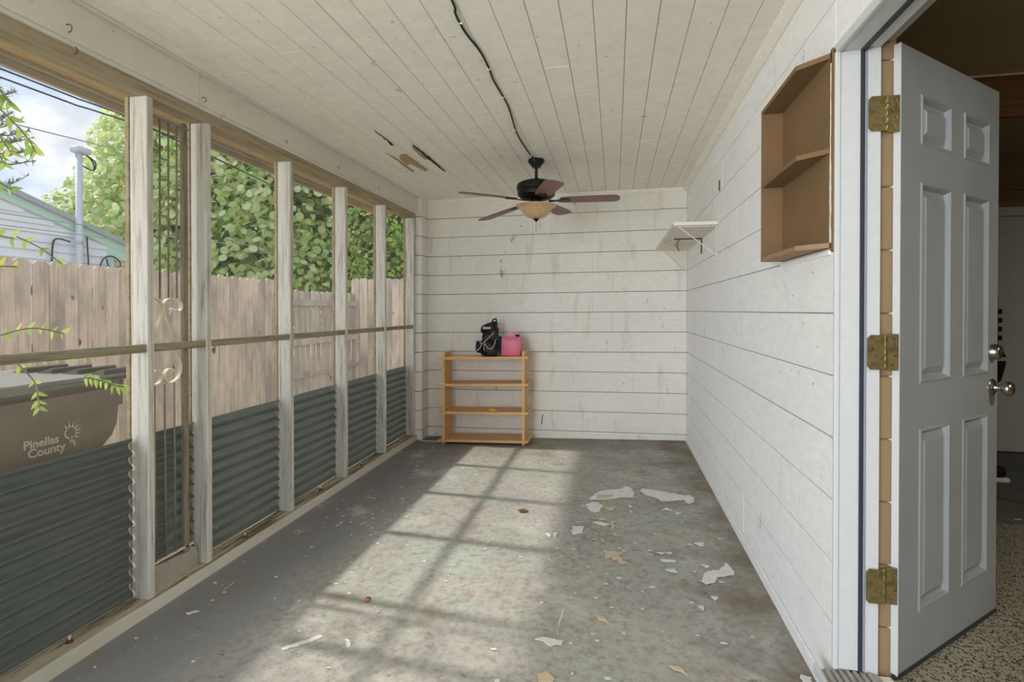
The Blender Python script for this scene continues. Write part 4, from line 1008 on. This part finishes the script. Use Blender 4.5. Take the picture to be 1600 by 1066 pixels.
TB = [(-13.9, 12.0, 3.45, 1.25), (-12.8, 12.2, 4.0, 1.5), (-12.0, 12.2, 5.2, 1.6), (-10.9, 11.3, 4.2, 1.8), (-11.0, 11.6, 2.6, 1.7), (-9.8, 11.2, 5.2, 2.0), (-9.0, 11.2, 3.2, 1.9), (-8.3, 11.2, 5.2, 1.9),
      (-8.1, 11.0, 2.2, 1.5), (-7.3, 11.4, 3.9, 1.8), (-6.7, 11.6, 5.4, 1.8), (-6.9, 11.5, 2.0, 1.4), (-5.7, 12.3, 3.6, 1.5), (-10.3, 11.2, 1.4, 1.4)]
bulk_leaves('leaves', TB, 24000, .076, 'leaf', tr, 4)
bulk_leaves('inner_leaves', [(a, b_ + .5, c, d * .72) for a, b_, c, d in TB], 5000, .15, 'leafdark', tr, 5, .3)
obj('trunk', tube(B(), [(-9.2, 11.4, -.2), (-9.1, 11.4, 1.2), (-9.4, 11.5, 2.4), (-9.2, 11.5, 4)], [.22, .18, .14, .08], 10), 'bark', tr, smooth=True)
for (cx, cy_, cz2, rad) in TB: obj('branch', tube(B(), smoothpts([(-9.2, 11.4, 1.3), ((cx - 9.2) / 2, cy_ + .1, (cz2 + 1) / 2 + .2), (cx, cy_, cz2), (cx + .1, cy_ - .5 * rad, cz2 + .5 * rad)], 3), .04, 6), 'bark', tr)
lf = obj('leaf', leaf_mesh(.088), 'leaf1', tr, local=True); rl = random.Random(8)
tl = wloc(tr); cnt = 0
TBn = [b_ for b_ in TB]
while cnt < 290:
    cx, cy_, cz2, rad = rl.choice(TBn)
    tow = Vector((0, 0, 1.3)) - Vector((cx, cy_, cz2)); tow.normalize()
    d = (Vector((rl.gauss(0, 1), rl.gauss(0, 1), rl.gauss(0, 1))).normalized() + tow * 1.1).normalized()
    p = Vector((cx, cy_, cz2)) + d * rad * 1.03
    if p.z < 1.7: continue
    o = lf if cnt == 0 else lf.copy()
    if cnt: col.objects.link(o); o.parent = tr
    nrm = (d + Vector((rl.gauss(0, .35), rl.gauss(0, .35), .35 + rl.gauss(0, .3)))).normalized()
    o.location = p - tl; q = nrm.to_track_quat('Z', 'Y'); o.rotation_mode = 'XYZ'; o.rotation_euler = (q @ Matrix.Rotation(rl.random() * 6.28, 3, 'Z').to_quaternion()).to_euler(); s = rl.uniform(.75, 1.15); o.scale = (s, s, s); cnt += 1
bs = root('leafy_bush', (-4.6, 11.3, -.17), 'bright green small-leaved bush behind the far fence', 'bush')
BB = [(-5.9, 11.6, 2.3, 1.0), (-5.0, 11.2, 2.9, 1.1), (-4.2, 11.2, 3.3, 1.0), (-4.9, 11.3, 1.7, 1.0), (-3.6, 11.4, 2.4, 1.1), (-4.4, 11.9, 4.1, 1.0), (-3.0, 11.4, 3.6, 1.0), (-5.5, 12.3, 4.3, 1.0)]
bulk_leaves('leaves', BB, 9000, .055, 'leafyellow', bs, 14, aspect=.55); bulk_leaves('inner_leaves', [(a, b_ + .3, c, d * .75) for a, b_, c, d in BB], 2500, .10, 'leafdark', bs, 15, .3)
obj('stem', tube(B(), [(-4.6, 11.4, -.2), (-4.6, 11.4, 2), (-4.2, 11.4, 3.4)], [.1, .07, .04], 8), 'bark', bs)
hg = root('hedge', (-14, 14, -.17), 'green hedge in the gap beyond the white house', 'hedge')
HB = [(-17 + 1.5 * q, 13.8, 1.1, 1.2) for q in range(6)]
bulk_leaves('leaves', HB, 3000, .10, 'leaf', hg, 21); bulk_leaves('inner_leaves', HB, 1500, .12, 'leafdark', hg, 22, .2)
# feathery pine far away
pn = root('pine_tree', (-25.9, 17.7, -.17), 'distant feathery pine tree rising beside the house roof', 'tree')
obj('trunk', tube(B(), [(-25.9, 17.7, -.2), (-25.9, 17.7, 11.5)], [.25, .08], 8), 'bark', pn)
V = []; F = []; rp_ = random.Random(31); pl_ = wloc(pn)
bq = B()
for q in range(46):
    z = 2.5 + q * .2; L_ = 3.3 * (1 - (z - 2) / 12); a = rp_.random() * 6.28
    e = Vector((math.cos(a), math.sin(a), .12)) * L_; s = Vector((-25.9, 17.7, z)); tube(bq, [s, s + e * .5, s + e + Vector((0, 0, .3))], [.05, .03, .015], 4)
    for k in range(46):
        t = rp_.uniform(.25, 1); p = s + e * t + Vector((0, 0, .3 * t * t)); d = Vector((rp_.gauss(0, 1), rp_.gauss(0, 1), rp_.gauss(.5, .7))).normalized() * rp_.uniform(.18, .38)
        sd_ = d.cross(Vector((0, 0, 1))).normalized() * .035; i0 = len(V); V += [p - sd_ - pl_, p + sd_ - pl_, p + d - pl_]; F.append((i0, i0 + 1, i0 + 2))
obj('branches', bq, 'bark', pn)
me = bpy.data.meshes.new('needles'); me.from_pydata([tuple(v) for v in V], [], F); me.materials.append(M['needle']); o = bpy.data.objects.new('needles', me); col.objects.link(o); o.parent = pn; o['kind'] = 'stuff'

# ------------------------------------------------------------------ shrub just outside the screen
sp = root('leafy_shrub', (-2.6, 1.2, -.17), 'thin shrub with bright leaflets reaching in front of the bin and sky', 'shrub')
tip = [(1, 0), (.55, .17), (.1, .2), (-.0, 0), (.1, -.2), (.55, -.17)]
b = B(); vv = [b.verts.new((x, y, -.06 * abs(y) * 5 - .08 * x * x)) for x, y in tip]; b.faces.new([vv[3], vv[2], vv[1], vv[0]]); b.faces.new([vv[3], vv[0], vv[5], vv[4]])
lf2 = obj('leaflet', b, 'leafnear', sp, local=True); lf2.scale = (.001, .001, .001); spl = wloc(sp); rs = random.Random(12); used = [False]
def leaflet(p, d, size, nrm):
    o = lf2 if not used[0] else lf2.copy()
    if used[0]: col.objects.link(o); o.parent = sp
    used[0] = True
    d = d.normalized(); z = (nrm - d * nrm.dot(d)).normalized(); y = z.cross(d)
    m = Matrix((d, y, z)).transposed(); o.location = p - spl; o.rotation_euler = m.to_euler(); o.scale = (size, size, size)
def sprig(pts, n, size, droop=-.5, stem=.003, pinn=True):
    P = smoothpts(pts, 6); obj('stem', tube(B(), P, stem, 5), 'twig', sp)
    for i in range(n):
        t = (i + .7) / n * (len(P) - 1.01); k = int(t); p = P[k].lerp(P[min(k + 1, len(P) - 1)], t - k); d = (P[min(k + 1, len(P) - 1)] - P[k]).normalized()
        for s in (-1, 1):
            side_ = Vector((rs.uniform(-.4, .4), 0, 0)) + d.cross(Vector((1, 0, 0))) * s
            dd_ = d * .5 + side_ * .9 + Vector((rs.uniform(-.2, .2), rs.uniform(-.2, .2), droop + rs.uniform(-.2, .2)))
            leaflet(p, dd_, size * rs.uniform(.7, 1.15), Vector((1, rs.uniform(-.4, .4), rs.uniform(-.1, .6))))
X = -2.55
obj('stem', tube(B(), smoothpts([(-2.75, 1.2, -.17), (-2.85, 1.25, 1.0), (-2.7, 1.45, 1.9), (-2.6, 1.6, 2.25)], 5), [.012] * 15 + [.008], 6), 'twig', sp)
sprig([(X, 1.6, 2.24), (X, 1.75, 2.24), (X, 1.84, 2.17)], 7, .062, -.6)
sprig([(X, 1.6, 2.20), (X, 1.78, 2.14), (X, 1.9, 2.05), (X, 1.94, 1.99)], 8, .058, -.4)
sprig([(X, 1.6, 2.10), (X, 1.75, 2.06), (X, 1.84, 1.96)], 7, .06, -.5)
sprig([(X, 1.6, 2.0), (X, 1.74, 1.99), (X, 1.82, 1.90)], 6, .06, -.4)
sprig([(X, 1.6, 1.80), (X, 1.75, 1.83), (X, 1.84, 1.80)], 5, .045, -.3)
sprig([(X, 1.6, 1.62), (X, 1.75, 1.60), (X, 1.85, 1.59)], 4, .05, -.2)
sprig([(X, 1.6, 1.42), (X, 1.75, 1.46), (X, 1.86, 1.47)], 4, .045, -.2)
sprig([(X, 1.86, 1.60), (X, 1.95, 1.565), (X, 2.05, 1.50)], 3, .05, -.3)
sprig([(X, 1.6, 1.12), (X, 1.78, 1.17), (X, 1.92, 1.20), (X, 2.06, 1.17)], 9, .04, -.1)
sprig([(-2.25, 1.62, 1.10), (-2.25, 1.70, 1.0), (-2.25, 1.715, .93), (-2.25, 1.72, .89)], 5, .042, -.3)
sprig([(-2.25, 1.90, .99), (-2.25, 1.97, .97), (-2.25, 2.06, .93), (-2.25, 2.12, .925)], 10, .044, -.7)
sprig([(-2.25, 1.66, 1.08), (-2.25, 1.80, 1.09), (-2.25, 1.95, 1.075)], 6, .035, -.2)
